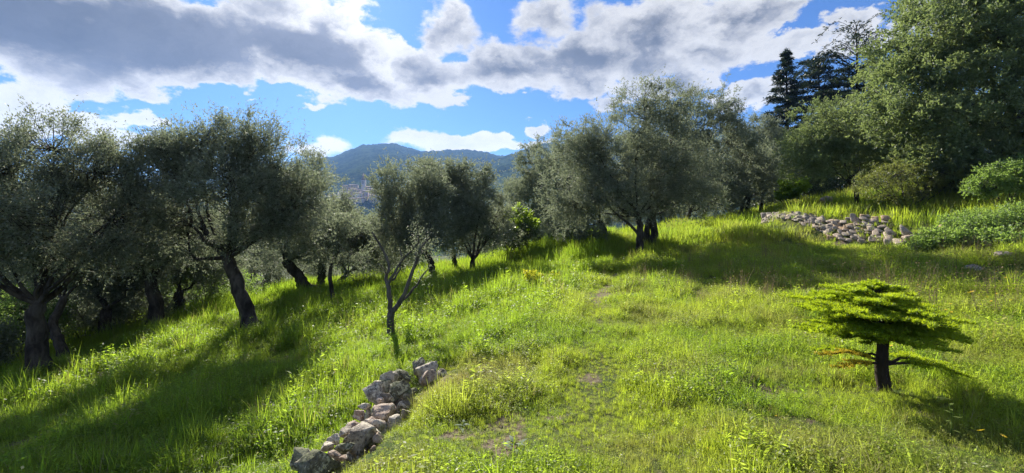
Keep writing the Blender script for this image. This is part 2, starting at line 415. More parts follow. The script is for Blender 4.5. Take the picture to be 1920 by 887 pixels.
def lines(lo, hi, fine, c0, c1):
    a = [c0]; s = fine
    b = np.arange(c0, c1, fine).tolist()
    v = c1
    while v < hi: b.append(v); s = max(s, fine + (v - c1) * .09); v += s
    b.append(hi); v = c0 - fine; pre = []
    while v > lo: pre.append(v); v -= fine + (c0 - v) * .09
    pre.append(lo)
    return np.array(pre[::-1] + b)
def build_ground():
    xs = lines(-3600, 3600, .12, -8, 10); ys = lines(-3600, 3600, .12, 1.5, 15)
    Xg, Yg = np.meshgrid(xs, ys); Zg = gz(Xg, Yg); n, m = Xg.shape
    v = np.stack([Xg, Yg, Zg], -1).reshape(-1, 3)
    i = np.arange(n - 1)[:, None] * m + np.arange(m - 1)[None]
    f = np.stack([i, i + 1, i + m + 1, i + m], -1).reshape(-1, 4)
    mat, nt, out = new_mat('meadow_soil')
    tc = nt.nodes.new('ShaderNodeTexCoord'); dv = attr_x(nt, 'dirt'); o = tc.outputs['Object']
    n1 = noise(nt, o, 1.3, 5); n2 = noise(nt, o, 22, 6, .65); n3 = noise(nt, o, 90, 4, .7); n4 = noise(nt, o, .05, 6, .6)
    g = mixc(nt, n1.step(.35, .65), (.045, .075, .016), (.085, .10, .024))
    g = mixc(nt, n2.step(.52, .7), g, (.15, .125, .06))
    dcol = mixc(nt, n2.step(.35, .65), (.085, .06, .042), (.22, .18, .125))
    dcol = mixc(nt, n3.step(.6, .7), dcol, (.30, .26, .19))
    c = mixc(nt, (dv + (n2 - .5) * .5).step(.25, .6), g, dcol)
    fa = nt.nodes.new('ShaderNodeSeparateXYZ'); nt.links.new(o, fa.inputs[0])
    dist = (X(nt, fa.outputs[0]) * X(nt, fa.outputs[0]) + X(nt, fa.outputs[1]) * X(nt, fa.outputs[1])).pow(.5)
    wood = mixc(nt, n4.step(.4, .6), (.030, .048, .018), (.055, .075, .025))
    c = mixc(nt, dist.step(45, 80), c, wood)
    b = nt.nodes.new('ShaderNodeBsdfPrincipled'); nt.links.new(c, b.inputs['Base Color']); b.inputs['Roughness'].default_value = .95; b.inputs['Specular IOR Level'].default_value = .1
    bp = nt.nodes.new('ShaderNodeBump'); bp.inputs['Strength'].default_value = .8; bp.inputs['Distance'].default_value = .03
    nt.links.new((n2 + n3 * .5).s, bp.inputs['Height']); nt.links.new(bp.outputs[0], b.inputs['Normal']); nt.links.new(b.outputs[0], out.inputs[0])
    near = (np.abs(v[:, 0]) < 40) & (v[:, 1] > -5) & (v[:, 1] < 50)
    dd = np.zeros(len(v)); dd[near] = dirt_map(v[near, 0], v[near, 1])
    tag(link('ground', mesh_np('ground', v, [f], {'dirt': ('POINT', dd)}, mat, True)), kind='structure')
build_ground()

# ------------------------------------------------------------------ hills
def hill_mat():
    m, nt, out = new_mat('wooded_hill')
    tc = nt.nodes.new('ShaderNodeTexCoord'); o = tc.outputs['Object']
    n1 = noise(nt, o, .012, 6, .6); n2 = noise(nt, o, .09, 4, .7)
    c = mixc(nt, (n1 + (n2 - .5) * 1.1).step(.40, .60), (.014, .026, .012), (.050, .072, .030))
    b = nt.nodes.new('ShaderNodeBsdfDiffuse'); nt.links.new(c, b.inputs[0]); nt.links.new(b.outputs[0], out.inputs[0])
    return m
M['hill'] = hill_mat()
HILLS = {}
def build_hill(name, ridge, D, r0, z0, seed, ncol, nrow, power=1.0):
    ridge = np.array(ridge, float)
    az0 = math.atan2(ridge[0, 0] - 960, F); az1 = math.atan2(ridge[-1, 0] - 960, F)
    az = np.linspace(az0, az1, ncol); u = np.tan(az) * F + 960
    v = (HZ - np.interp(u, ridge[:, 0], ridge[:, 1])) / F * np.cos(az)          # tan of elevation
    Dr = D * (1 + .12 * (fbm2(az * 6, az * 0, 1, 3, seed) - .5))
    rr = np.concatenate([np.linspace(0, 1, nrow), [1.06, 1.15, 1.3]])
    A, Q = np.meshgrid(az, rr, indexing='ij')
    rad = r0 + (Dr[:, None] - r0) * Q; top = (v * Dr)[:, None]
    x, y = np.sin(A) * rad, np.cos(A) * rad
    prof = np.clip(Q, 0, 1) ** power
    z = z0 + (top - z0) * prof
    z = z + (60 * (fbm2(x, y, 330, 4, seed) - .5)) * np.sin(np.clip(Q, 0, 1) * math.pi) ** .8
    z = z + 15 * (fbm2(x, y, 16, 2, seed + 4) - .5) * np.clip(Q * 4, 0, 1) + 5 * (fbm2(x, y, 6, 2, seed + 9) - .5)
    z = z - 500 * np.clip(Q - 1, 0, 1) ** 1.0
    HILLS[name] = (az, Dr, v, r0, z0, power)
    n, m = A.shape; V = np.stack([x, y, z], -1).reshape(-1, 3)
    i = np.arange(n - 1)[:, None] * m + np.arange(m - 1)[None]
    f = np.stack([i, i + 1, i + m + 1, i + m], -1).reshape(-1, 4)[:, ::-1]
    tag(link('hills', mesh_np('hills', V, [f], mat=M['hill'], smooth=True)), kind='structure')
    def surf(px, r):
        a = math.atan2(px - 960, F); d = np.interp(a, az, Dr); vv = np.interp(a, az, v); q = np.clip((r - r0) / (d - r0), 0, 1)
        X_, Y_ = math.sin(a) * r, math.cos(a) * r
        zz = z0 + (vv * d - z0) * q ** power + 60 * (float(fbm2(np.array([X_]), np.array([Y_]), 330, 4, seed)[0]) - .5) * math.sin(q * math.pi) ** .8
        return X_, Y_, zz
    return surf
surf = build_hill('main', [(-200, 352), (0, 345), (300, 328), (450, 314), (560, 301), (600, 297), (625, 294), (650, 283), (680, 272), (702, 270), (740, 269), (765, 277), (795, 284), (830, 282), (868, 280),
                  (900, 283), (930, 290), (965, 296), (1050, 302), (1200, 312), (1400, 330)], 2400, 480, -52, 3.0, 1100, 70)
build_hill('right', [(860, 345), (900, 322), (935, 296), (965, 286), (990, 278), (1020, 268), (1060, 262), (1150, 254), (1250, 247), (1340, 242), (1420, 238), (1600, 236), (1900, 250), (2300, 290)], 1650, 420, -48, 11.0, 900, 45)

# ------------------------------------------------------------------ stones
def ico(sub):
    import bmesh
    bm = bmesh.new(); bmesh.ops.create_icosphere(bm, subdivisions=sub, radius=1.0)
    v = np.array([x.co for x in bm.verts]); f = np.array([[q.index for q in p.verts] for p in bm.faces]); bm.free()
    return v, f
ICO = {s: ico(s) for s in (1, 2, 3, 4)}
def rock_mesh(name, dims, seed, sub=3, mat=None, cuts=9, rough=.10, smooth=False, box=1.0):
    v, f = ICO[sub]; v = np.sign(v) * np.abs(v) ** box; rg = np.random.default_rng(seed)
    for k in range(cuts):
        n = unit(rg.normal(size=3)); h = rg.uniform(.42, .78)
        s = v @ n; v = v - np.maximum(s - h, 0)[:, None] * n * .96
    if rough: v = v * (1 + rough * 2 * (fbm(v * 2.3 + seed * 3.1, 3) - .5) + rough * 1.1 * (fbm(v * 6 + seed, 3) - .5))[:, None]
    v = v / np.abs(v).max(0) * (np.array(dims) * .5)
    return mesh_np(name, v, [f], mat=mat, smooth=smooth)

def build_front_wall():
    zx = lambda a, b: (500 + a / 3.09, 600 + b / 3.09)
    L = [(775, 325, 118, 112, 'rock_moss'), (695, 340, 120, 92, 'rock'), (622, 425, 125, 128, 'rock'), (752, 415, 135, 122, 'rock_moss'), (685, 535, 160, 125, 'rock_pink'), (572, 500, 78, 40, 'rock'),
         (540, 552, 66, 66, 'rock_pink'), (560, 668, 190, 165, 'rock'), (648, 615, 118, 80, 'rock_pink'), (400, 695, 88, 70, 'rock'), (350, 735, 88, 52, 'rock'), (290, 838, 215, 170, 'rock_moss'),
         (195, 815, 100, 150, 'rock_moss'), (818, 435, 66, 100, 'rock_moss'), (792, 492, 88, 74, 'rock'), (742, 592, 90, 66, 'rock'), (505, 612, 84, 56, 'rock_pink'), (642, 692, 60, 60, 'rock_pink'),
         (620, 745, 46, 36, 'rock_pink'), (802, 540, 66, 66, 'rock'), (455, 650, 70, 60, 'rock'), (690, 450, 90, 80, 'rock'), (676, 405, 110, 100, 'rock_moss'), (600, 590, 90, 60, 'rock_pink'), (450, 740, 110, 70, 'rock_moss'), (660, 470, 60, 40, 'rock_pink'), (380, 790, 90, 60, 'rock_pink')]
    root = thing('stone_wall', P(690, 780, 4.4), 'tumbled grey limestone wall stub stepping down between two grass levels', 'stone wall')
    off = np.array(root.location)
    for k, (a, b, w, h, mt) in enumerate(L):
        px, py = zx(a, b); d = 3.28 + (872 - py) / 170 * 1.85 + (.10 if k in (0, 13, 14, 22) else 0); s = d / F / 3.09
        c = P(px, py, d)
        dims = (w * s * 1.12, (w + h) * .5 * s * 1.15, h * s * 1.15)
        o = link('stone', rock_mesh('stone', dims, 100 + k, 4, M[mt], 13, .20, box=.75), root, c - off)
        o.rotation_euler = (rng.uniform(-.25, .25), rng.uniform(-.3, .3), rng.uniform(-.5, .5))
        # whatever carries the stone below it
        g = gz1(c[0], c[1])
        if c[2] - dims[2] * .5 > g - .02:
            hh = c[2] - dims[2] * .3 - g + .15
            o2 = link('stone', rock_mesh('stone', (dims[0] * .95, dims[1] * 1.1, hh), 300 + k, 3, M['rock'], 9, .10), root, c - off + np.array([.02, .06, -dims[2] * .3 - hh * .5]))
    for k in range(46):                                            # packing stones in the joints and along the foot
        u = rng.random(); px, py = 752 - 150 * u + rng.normal() * 14, 712 + 155 * u + rng.uniform(-4, 34) * (1.2 - u); d = 3.28 + (872 - py) / 170 * 1.85 + rng.uniform(.04, .12); c = P(px, py, d); w = rng.uniform(.06, .14)
        c[2] = min(c[2], gz1(c[0], c[1]) + .22); o = link('stone', rock_mesh('stone', (w, w * .9, w * rng.uniform(.5, .8)), 500 + k, 3, M[('rock', 'rock_pink', 'rock_moss')[k % 3]], 9, .14), root, c - off); o.rotation_euler = tuple(rng.uniform(-.6, .6, 3))
    for k, (a, b, w, h, mt, lab, ex) in enumerate([(888, 250, 72, 84, 'rock_moss', 'upright mossy grey rock at the top of the loose rocks past the wall', 0), (932, 282, 108, 92, 'rock', 'dark grey rock leaning on the upright one past the wall end', -.1),
                                       (945, 315, 112, 56, 'rock_pink', 'pale flat rock in front of the dark rocks past the wall', -.22), (1012, 300, 60, 36, 'rock', 'small flat grey rock half sunk in dry grass beside the pale rock', -.05)]):
        px, py = zx(a, b); d = 5.62 + ex; s = d / F / 3.09; c = P(px, py, d)
        c[2] -= h * s * .25
        o = link('rock', rock_mesh('rock', (w * s * 1.25, w * s, h * s * 1.9), 200 + k, 4, M[mt], 10, .16, box=.75), None, c); o.rotation_euler = (0, rng.uniform(-.2, .2), rng.uniform(-1, 1))
        tag(o, lab, 'rock')
build_front_wall()

def build_right_wall():
    var = {}
    for mt in ('rock_wall', 'rock_pink', 'rock_ochre', 'rock'):
        var[mt] = [rock_mesh('stone', (1, 1, 1), 400 + i + 31 * len(var), 2, M[mt], 6, .07, box=.5) for i in range(5)]
    def section(label, pts, rows, lean, kinds, size, nmax=160):
        """pts: (px, bottom_py, top_py, depth) along the foot of the wall"""
        pts = np.array(pts, float)
        root = thing('dry_stone_wall', P(pts[:, 0].mean(), pts[:, 1].mean(), pts[:, 3].mean()), label, 'dry stone wall', 'dry stone walling along the upper terrace')
        off = np.array(root.location); u = 0.0; cnt = 0
        for r in range(rows):
            u = rng.uniform(0, .02); fr = (r + .5) / rows
            while u < 1:
                q = [np.interp(u, np.linspace(0, 1, len(pts)), pts[:, k]) for k in range(4)]
                b = P(q[0], q[1], q[3]); b[2] = min(b[2], gz1(b[0], b[1]) + .05)
                t = P(q[0], q[2], q[3] + lean); c = b * (1 - fr) + t * fr
                hgt = max(.08, (t[2] - b[2]) / rows)
                wd = size * rng.uniform(.5, 1.9)
                mt = kinds[int(rng.integers(len(kinds)))]
                c[2] = max(c[2], gz1(c[0], c[1]) + hgt * .15)
                o = link('stone', var[mt][int(rng.integers(5))], root, c - off + rng.normal(size=3) * np.array([.02, .05, .025]))
                o.scale = (wd * 1.15, rng.uniform(.22, .34), hgt * rng.uniform(.9, 1.5)); o.rotation_euler = (rng.uniform(-.3, .3), rng.uniform(-.75, -.15), rng.uniform(.9, 1.5))
                cnt += 1
                q2 = [np.interp(min(u + .02, 1), np.linspace(0, 1, len(pts)), pts[:, k]) for k in range(4)]
                step = np.linalg.norm(P(q2[0], q2[1], q2[3]) - P(q[0], q[1], q[3])) / .02
                u += wd / max(step, .5)
    section('sloping pale dry stone wall at the foot of the upper terrace, its longer shaded stretch', [(1432, 424, 401, 21.4), (1470, 430, 401, 19.6), (1510, 436, 404, 18.2), (1548, 442, 413, 17.2)], 11, .9, ['rock_wall', 'rock_pink', 'rock', 'rock_wall', 'rock_wall'], .22)
    section('broken dry stone wall with ochre stones, in front of the spreading shrub', [(1556, 446, 424, 16.8), (1585, 449, 404, 16.3), (1625, 453, 404, 15.7), (1662, 455, 410, 15.2)], 11, 1.0, ['rock_wall', 'rock_ochre', 'rock_pink', 'rock_wall', 'rock_wall'], .21)
    section('low ruined heap of pale stones ending the terrace wall', [(1664, 455, 430, 15.0), (1690, 458, 424, 14.6), (1712, 460, 432, 14.3)], 3, .4, ['rock_wall', 'rock_pink'], .34)
    for px, py, d, w, h, mt, lab in [(1745, 440, 13.9, .55, .34, 'rock_wall', 'pale rock jutting from the grass between wall heap and brambles'), (1728, 452, 13.8, .34, .26, 'rock_pink', 'small pale rock at the foot of the jutting rock by the brambles'), (1775, 432, 14.2, .42, .26, 'rock_ochre', 'ochre rock at the edge of the brambles'),
                                     (1552, 368, 27, .8, .6, 'rock_wall', 'pale boulder on the upper terrace beside the olive trunk'), (1880, 470, 9.8, .5, .16, 'rock_pink', 'flat pale stone slab on the bank below the brambles'), (1825, 488, 9.3, .36, .2, 'rock', 'grey stone lying on the shaded bank edge'),
                                     (1420, 400, 25, .6, .5, 'rock_ochre', 'rusty brown rock beyond the end of the stone wall'), (965, 536, 12.3, .2, .17, 'rock_wall', 'white stone in the grass beside the yellow spurge'), (945, 546, 11.9, .13, .1, 'rock_wall', 'smaller white stone next to the white one in the grass')]:
        c = P(px, py, d); c[2] = gz1(c[0], c[1]) + h * .28
        o = link('rock', rock_mesh('rock', (w, w * .8, h), int(px), 3, M[mt], 9, .1), None, c); o.rotation_euler[2] = rng.uniform(0, 3)
        tag(o, lab, 'rock')
build_right_wall()

# ------------------------------------------------------------------ broadleaf trees
TREE_GROUP = 'olive trees on the terraces'
TRIS = [0]
def make_tree(name, label, cat, base, trunk, r0, lobes, leafmat, barkmat='bark', group=TREE_GROUP, nleaf=30000, L=.07, Wd=.02, seed=1, limbs=None, gap=.42, sprig=.34, trunk_r1=None, clump_leaves=80, under_cut=.45, stems=None):
    """base: (px,py,d). trunk: list of (px,py,dd). lobes: (px,py,dd,rx_px,ry_px)"""
    rg = np.random.default_rng(seed); d0 = base[2]
    b = P(*base); b[2] = gz1(b[0], b[1])
    root = thing(name, b, label, cat, group)
    tri = d0 > 11; nleaf = int(nleaf * 1.5); L = L * 1.12; Wd = Wd * 1.12; sprig *= 1.25; gap += .03
    tb = Tubes()
    tp = np.array([b + np.array([0, 0, -.12])] + [P(px, py, d0 + dd) for px, py, dd in trunk])
    fork = tp[-1]; r1 = trunk_r1 or r0 * .68
    n = 14; path = spline(tp, n); path[2:-1] += rg.normal(size=(n - 3, 3)) * r0 * .10
    rad = np.linspace(r0, r1, n); rad[0] *= 1.9; rad[1] *= 1.35; rad[2] *= 1.06
    tb.add(path, rad, 18, .10, np.concatenate([[.34, .26, .17], np.full(n - 3, .12)]))
    for st in stems or []:
        sp = [P(px, py, d0 + dd) for px, py, dd in st]; sp[0][2] = gz1(sp[0][0], sp[0][1]) - .1
        tb.add(spline(sp, 8), np.linspace(r0 * .9, r0 * .45, 8), 8, .25)
    E = []
    for px, py, dd, rx, ry in lobes:
        d = d0 + dd; E.append((P(px, py, d), np.array([rx, rx * .95, ry]) * 1.06 * d / F))
    skel = [path[-3:]]
    for k, (c, rr) in enumerate(E):
        mid = fork * .5 + c * .5 + rg.normal(size=3) * np.array([.18, .18, .08]) * np.linalg.norm(c - fork) * .5; mid[2] -= .06 * np.linalg.norm(c - fork)
        q = spline(np.array([fork, mid, c + np.array([0, 0, rr[2] * .25])]), 10); q[1:-1] += rg.normal(size=(8, 3)) * .025
        tb.add(q, np.linspace(r1 * .42, r1 * .09, 10), 7, .2); skel.append(q)
    for lm in limbs or []:
        q = spline(np.array([P(px, py, d0 + dd) for px, py, dd in lm]), 10)
        tb.add(q, np.linspace(r1 * .66, r1 * .18, 10), 8, .25); skel.append(q)
    S = np.concatenate(skel)
    area = np.array([rr[0] * rr[2] for c, rr in E]); nc = max(20, int(nleaf / clump_leaves)); CL = []
    for (c, rr), w in zip(E, area / area.sum()):
        k = int(nc * w * 2.2) + 4
        u = unit(rg.normal(size=(k, 3))); q = rg.random(k) ** .42
        q = q * (.62 + .75 * fbm(u * 1.9 + seed * 1.3 + c, 2)); p = c + u * rr * q[:, None]
        keep = fbm(p * 1.25 + seed, 2) > gap
        keep &= ~((u[:, 2] < -.35) & (rg.random(k) < under_cut))
        CL.append(np.c_[p[keep], np.tile(c, (keep.sum(), 1))][:int(nc * w) + 2])
    CL = np.concatenate(CL); p, cc = CL[:, :3], CL[:, 3:]
    gzv = gz(p[:, 0], p[:, 1]); p[:, 2] = np.maximum(p[:, 2], gzv + .25)
    outw = unit(p - cc)
    # twigs to the clumps
    for k in range(len(p)):
        if k % 2 and d0 > 16: continue
        dd = np.sqrt(((S - p[k]) ** 2).sum(1)); j = np.argmin(dd * rg.uniform(.6, 1.6, len(S))); a = S[j]; m = (a + p[k]) / 2 + rg.normal(size=3) * .08
        tb.add(np.array([a, m, p[k], p[k] + outw[k] * sprig * .6]), [r1 * .05 + .005, .007, .005, .003], 3)
    ns = 8; nl = max(3, clump_leaves // ns)
    sd_ = unit(outw[:, None] * .75 + rg.normal(size=(len(p), ns, 3)) * .75 + np.array([0, 0, .32]))
    ln = sprig * rg.uniform(.5, 1.25, size=(len(p), ns)) * (1 + .9 * (rg.random((len(p), ns)) < .10) * (outw[:, 2:3] > .1))
    tt = rg.random((len(p), ns, nl)) ** .8
    pos = p[:, None, None] + sd_[:, :, None] * (tt * ln[..., None])[..., None] + rg.normal(size=(len(p), ns, nl, 3)) * sprig * .07
    pos[..., 2] -= .10 * sprig * tt ** 2
    dr = unit(sd_[:, :, None] * .9 + rg.normal(size=pos.shape) * .62)
    pos = pos.reshape(-1, 3); dr = dr.reshape(-1, 3); N = len(pos)
    v, f = leaf_arrays(pos, dr, L * rg.uniform(.65, 1.3, N), Wd * rg.uniform(.7, 1.25, N), rg=rg, up=.6, tri=tri)
    tint = np.clip(np.repeat(fbm(p * 1.7 + 5, 2), ns * nl) * 1.3 - .25 + rg.normal(size=N) * .2, 0, 1)
    TRIS[0] += (1 if tri else 2) * N
    link('trunk', tb.mesh('trunk', M[barkmat], b), root)
    link('crown', mesh_np('crown', v - b, [f], {'tint': ('FACE', tint)}, M[leafmat]), root)
    return root

def copy_tree(src, loc, rot, scale, label, group=None):
    r = src.copy(); COL.objects.link(r); r.location = loc; r.rotation_euler = (0, 0, rot); r.scale = (scale,) * 3 if not hasattr(scale, '__len__') else scale
    r['label'] = label
    if group: r['group'] = group
    for ch in src.children:
        c = ch.copy(); COL.objects.link(c); c.parent = r
    return r

# near trees of the lower terrace
T1 = make_tree('olive_tree', 'thick twin limbed olive tree at the shady edge of the lower terrace', 'olive tree', (72, 705, 10.4), [(70, 650, 0), (70, 605, 0), (72, 570, 0)], .20,
     [(100, 300, .2, 85, 72), (25, 345, 0, 85, 80), (180, 345, .4, 78, 76), (245, 400, .6, 62, 74), (115, 420, -.2, 120, 80), (10, 465, -.4, 75, 62), (215, 465, .3, 75, 60), (-70, 380, 0, 90, 90)], 'olive', nleaf=62000, seed=11,
     limbs=[[(72, 570, 0), (110, 545, .2), (150, 500, .3), (208, 413, .4)], [(72, 570, 0), (30, 545, -.1), (5, 520, -.2), (-20, 470, -.3)], [(72, 575, 0), (88, 510, 0), (100, 440, 0), (112, 330, .1)]])
T2 = make_tree('olive_tree', 'slim leaning olive tree close behind the thick twin limbed one', 'olive tree', (123, 678, 11.6), [(112, 640, .1), (100, 610, .2), (120, 560, .5)], .13,
     [(150, 470, 1.2, 80, 60), (80, 500, 1.4, 70, 45), (170, 400, 1.4, 70, 70)], 'olive', nleaf=18000, seed=12)
T3 = make_tree('olive_tree', 'tall olive tree with a leaning dark trunk flaring at its sunlit foot', 'olive tree', (472, 618, 12.0), [(458, 575, 0), (440, 525, 0), (425, 484, 0)], .20,
     [(385, 285, .2, 80, 62), (472, 280, .2, 60, 58), (340, 355, 0, 80, 88), (430, 370, -.3, 105, 85), (525, 335, .2, 72, 70), (560, 395, .3, 62, 66), (350, 445, .2, 75, 48), (480, 440, .2, 95, 48), (310, 300, .5, 40, 50)], 'olive', nleaf=76000, seed=13,
     limbs=[[(425, 484, 0), (400, 455, 0), (380, 420, 0), (360, 360, 0)], [(425, 484, 0), (445, 440, 0), (440, 380, 0), (430, 320, 0)], [(425, 484, 0), (470, 455, .1), (510, 425, .2), (545, 380, .2)]])
T4 = make_tree('olive_tree', 'olive tree with a strongly leaning trunk behind the flared one', 'olive tree', (582, 546, 18), [(565, 525, 0), (548, 503, 0), (535, 488, 0)], .23,
     [(560, 395, 0, 75, 75), (598, 350, .3, 48, 58), (622, 415, .2, 42, 62), (525, 440, 0, 60, 50), (600, 465, 0, 60, 32)], 'olive', nleaf=34000, L=.09, Wd=.026, seed=14, clump_leaves=64)
T5 = make_tree('olive_tree', 'upright olive tree just behind the strongly leaning trunk', 'olive tree', (601, 540, 20), [(603, 510, 0), (606, 480, 0)], .2,
     [(620, 430, .3, 52, 52), (575, 420, .5, 50, 50), (650, 440, .6, 40, 40)], 'olive', nleaf=15000, L=.1, Wd=.03, seed=15, clump_leaves=56)
T6 = make_tree('olive_tree', 'thin crooked young olive tree standing alone on the sunny slope', 'olive tree', (625, 572, 14.5), [(622, 545, 0), (619, 520, 0), (621, 495, 0)], .075,
     [(640, 445, 0, 48, 42), (605, 450, .2, 42, 36), (660, 480, .2, 32, 24)], 'olive', nleaf=11000, L=.08, Wd=.022, seed=16)
T6b = make_tree('olive_tree', 'low open olive tree with limbs sweeping out sideways over the slope', 'olive tree', (633, 541, 20), [(640, 525, 0), (652, 512, 0)], .13,
     [(690, 470, .3, 50, 42), (660, 440, .4, 46, 46), (720, 475, 1, 38, 30)], 'olive', nleaf=14000, L=.1, Wd=.03, seed=17, clump_leaves=56, limbs=[[(652, 512, 0), (670, 500, .1), (688, 490, .2), (708, 482, .3)], [(652, 512, 0), (640, 490, .1), (636, 460, .1), (650, 430, .2)]])
T7 = make_tree('olive_tree', 'stout olive trunk in deep shade left of the flared tree', 'olive tree', (295, 610, 15), [(292, 575, 0), (285, 545, 0), (282, 525, .1)], .22,
     [(290, 430, .4, 80, 62), (240, 460, .4, 60, 50), (330, 470, .5, 62, 46), (280, 405, .6, 55, 50)], 'olive', nleaf=30000, L=.085, Wd=.025, seed=18)
T8 = make_tree('olive_tree', 'short thick olive trunk in shade between two others under one canopy', 'olive tree', (336, 600, 17), [(337, 575, 0), (335, 548, 0)], .2,
     [(360, 490, .3, 65, 45), (400, 500, .6, 55, 36), (310, 480, .6, 55, 50)], 'olive', nleaf=18000, L=.095, Wd=.028, seed=19, clump_leaves=64)
T9 = make_tree('olive_tree', 'dark olive trunk deep in the shaded edge among scrub', 'olive tree', (197, 640, 14.5), [(196, 610, 0), (200, 580, 0)], .19,
     [(190, 500, .5, 75, 55), (240, 520, .6, 55, 42), (140, 480, .8, 60, 60)], 'olive', nleaf=20000, L=.085, Wd=.025, seed=20, clump_leaves=64)
# centre group
T10 = make_tree('olive_tree', 'feathery olive tree in front of the village, its trunk tilted', 'olive tree', (813, 526, 17.5), [(810, 505, 0), (806, 488, 0), (790, 465, 0)], .14,
     [(745, 365, .2, 48, 50), (762, 420, 0, 66, 66), (800, 350, .2, 48, 44), (735, 440, .3, 45, 45), (800, 430, 0, 55, 50)], 'olive', nleaf=34000, L=.085, Wd=.024, seed=21, gap=.45)
T11 = make_tree('olive_tree', 'olive tree with a straight trunk between two forked ones', 'olive tree', (853, 510, 20.5), [(852, 490, 0), (850, 468, 0)], .13,
     [(822, 350, .2, 50, 48), (848, 400, 0, 56, 58), (812, 325, .2, 36, 28), (860, 345, .1, 44, 40)], 'olive', nleaf=26000, L=.095, Wd=.027, seed=22)
T12 = make_tree('olive_tree', 'small bushy olive tree forking low above the meadow hollow', 'olive tree', (887, 513, 19.5), [(886, 500, 0), (887, 488, 0)], .14,
     [(880, 400, 0, 52, 60), (920, 420, .2, 46, 48), (906, 345, .2, 16, 34), (870, 440, -.1, 48, 40), (935, 400, .6, 30, 30)], 'olive', nleaf=26000, L=.09, Wd=.026, seed=23,
     limbs=[[(887, 488, 0), (875, 465, 0), (862, 440, 0)], [(887, 488, 0), (905, 462, 0), (925, 435, 0)], [(887, 488, 0), (890, 450, 0), (900, 400, 0)]])
# tall group right of centre
T13 = make_tree('olive_tree', 'tall leafy olive tree with a slender dark trunk at the edge of its own shade', 'olive tree', (1197, 488, 17.4), [(1199, 455, 0), (1200, 425, 0), (1196, 405, 0)], .15,
     [(1180, 330, 0, 95, 80), (1210, 215, .3, 68, 52), (1110, 330, .2, 80, 78), (1250, 300, .3, 75, 75), (1100, 270, .4, 60, 45), (1150, 378, -.3, 85, 36), (1085, 395, .2, 50, 46), (1260, 362, .4, 66, 44), (1265, 205, .6, 45, 40)], 'olive', nleaf=78000, L=.08, Wd=.023, seed=24,
     limbs=[[(1198, 440, 0), (1180, 420, -.1), (1160, 405, -.2), (1135, 380, -.2)]])
T14 = make_tree('olive_tree', 'olive tree with a double trunk close behind the slender one', 'olive tree', (1226, 458, 20.6), [(1226, 430, 0), (1224, 405, 0)], .19,
     [(1260, 330, .3, 85, 62), (1220, 280, .8, 70, 60), (1300, 362, .3, 56, 36)], 'olive', nleaf=24000, L=.095, Wd=.028, seed=25, stems=[[(1212, 455, .2), (1214, 425, .1), (1222, 400, 0)]])
T15 = make_tree('olive_tree', 'airy topped olive tree with sky showing through its upper sprays', 'olive tree', (1284, 434, 29), [(1288, 418, 0), (1292, 400, 0)], .17,
     [(1330, 225, 0, 58, 52), (1350, 300, .3, 70, 70), (1300, 270, .3, 45, 60), (1340, 370, 0, 70, 36), (1370, 255, .5, 28, 26)], 'olive', nleaf=40000, L=.12, Wd=.036, seed=26, gap=.46, sprig=.42)
T16 = make_tree('olive_tree', 'rounded olive tree whose foliage hangs to the tall bright grass', 'olive tree', (1138, 452, 23), [(1135, 435, 0), (1125, 415, 0)], .16,
     [(1060, 300, 1, 62, 50), (1065, 370, .5, 60, 70), (1100, 350, .5, 60, 66), (1080, 425, .2, 60, 28)], 'olive', nleaf=30000, L=.1, Wd=.029, seed=27, under_cut=0)
T17 = make_tree('olive_tree', 'drooping grey olive tree leafy right down to the ground at the meadow end', 'olive tree', (1035, 448, 27), [(1030, 430, 0), (1025, 410, 0)], .16,
     [(1010, 320, 0, 42, 48), (995, 370, .5, 46, 52), (1030, 390, 0, 46, 50), (1020, 345, .5, 50, 60), (960, 375, 3, 36, 38)], 'olive', nleaf=26000, L=.115, Wd=.034, seed=28, under_cut=0)
T18 = make_tree('olive_tree', 'dark olive tree in shade at the back beyond the stone wall end', 'olive tree', (1400, 398, 31), [(1402, 385, 0), (1405, 372, 0)], .16,
     [(1400, 310, 0, 58, 52), (1440, 330, .6, 48, 46), (1360, 330, .6, 52, 46), (1410, 365, 0, 60, 24)], 'olive', nleaf=24000, L=.125, Wd=.038, seed=29, stems=[[(1388, 397, 0), (1394, 380, 0), (1404, 365, 0)], [(1425, 398, 0), (1428, 380, 0), (1430, 362, 0)]])
# upper terrace
T19 = make_tree('olive_tree', 'broad domed olive tree on the upper terrace above the stone wall', 'olive tree', (1606, 385, 23), [(1606, 365, 0), (1600, 350, 0), (1590, 340, 0)], .12,
     [(1570, 245, 0, 80, 52), (1520, 285, 0, 55, 45), (1630, 270, .2, 70, 58), (1580, 300, -.4, 95, 36), (1660, 310, .2, 50, 40)], 'oak', nleaf=52000, L=.085, Wd=.034, seed=30, group=TREE_GROUP)
T20 = make_tree('oak_tree', 'huge spreading evergreen oak overhanging the upper terrace', 'oak tree', (1900, 372, 19), [(1890, 330, 0), (1880, 285, 0), (1870, 240, 0)], .34,
     [(1760, 110, 0, 120, 95), (1880, 60, 0, 130, 110), (1700, 210, -.4, 85, 80), (1800, 230, -1, 110, 80), (1910, 200, -1.2, 110, 100), (1990, 120, 0, 140, 140), (1690, 130, .6, 70, 60), (1760, 310, -.6, 80, 40), (1860, 310, -1.2, 90, 42), (1980, 290, -1, 110, 60), (1800, 20, .3, 100, 70), (1960, -40, 0, 150, 100)],
     'oak', nleaf=130000, L=.115, Wd=.052, seed=31, group='', gap=.42, sprig=.42,
     limbs=[[(1870, 240, 0), (1840, 210, -.4), (1800, 200, -.8), (1735, 225, -1.2)], [(1880, 285, 0), (1900, 180, -.5), (1895, 100, -.8), (1870, 70, -.6)], [(1875, 250, 0), (1930, 200, -.6), (1960, 150, -1), (2000, 90, -1)]])

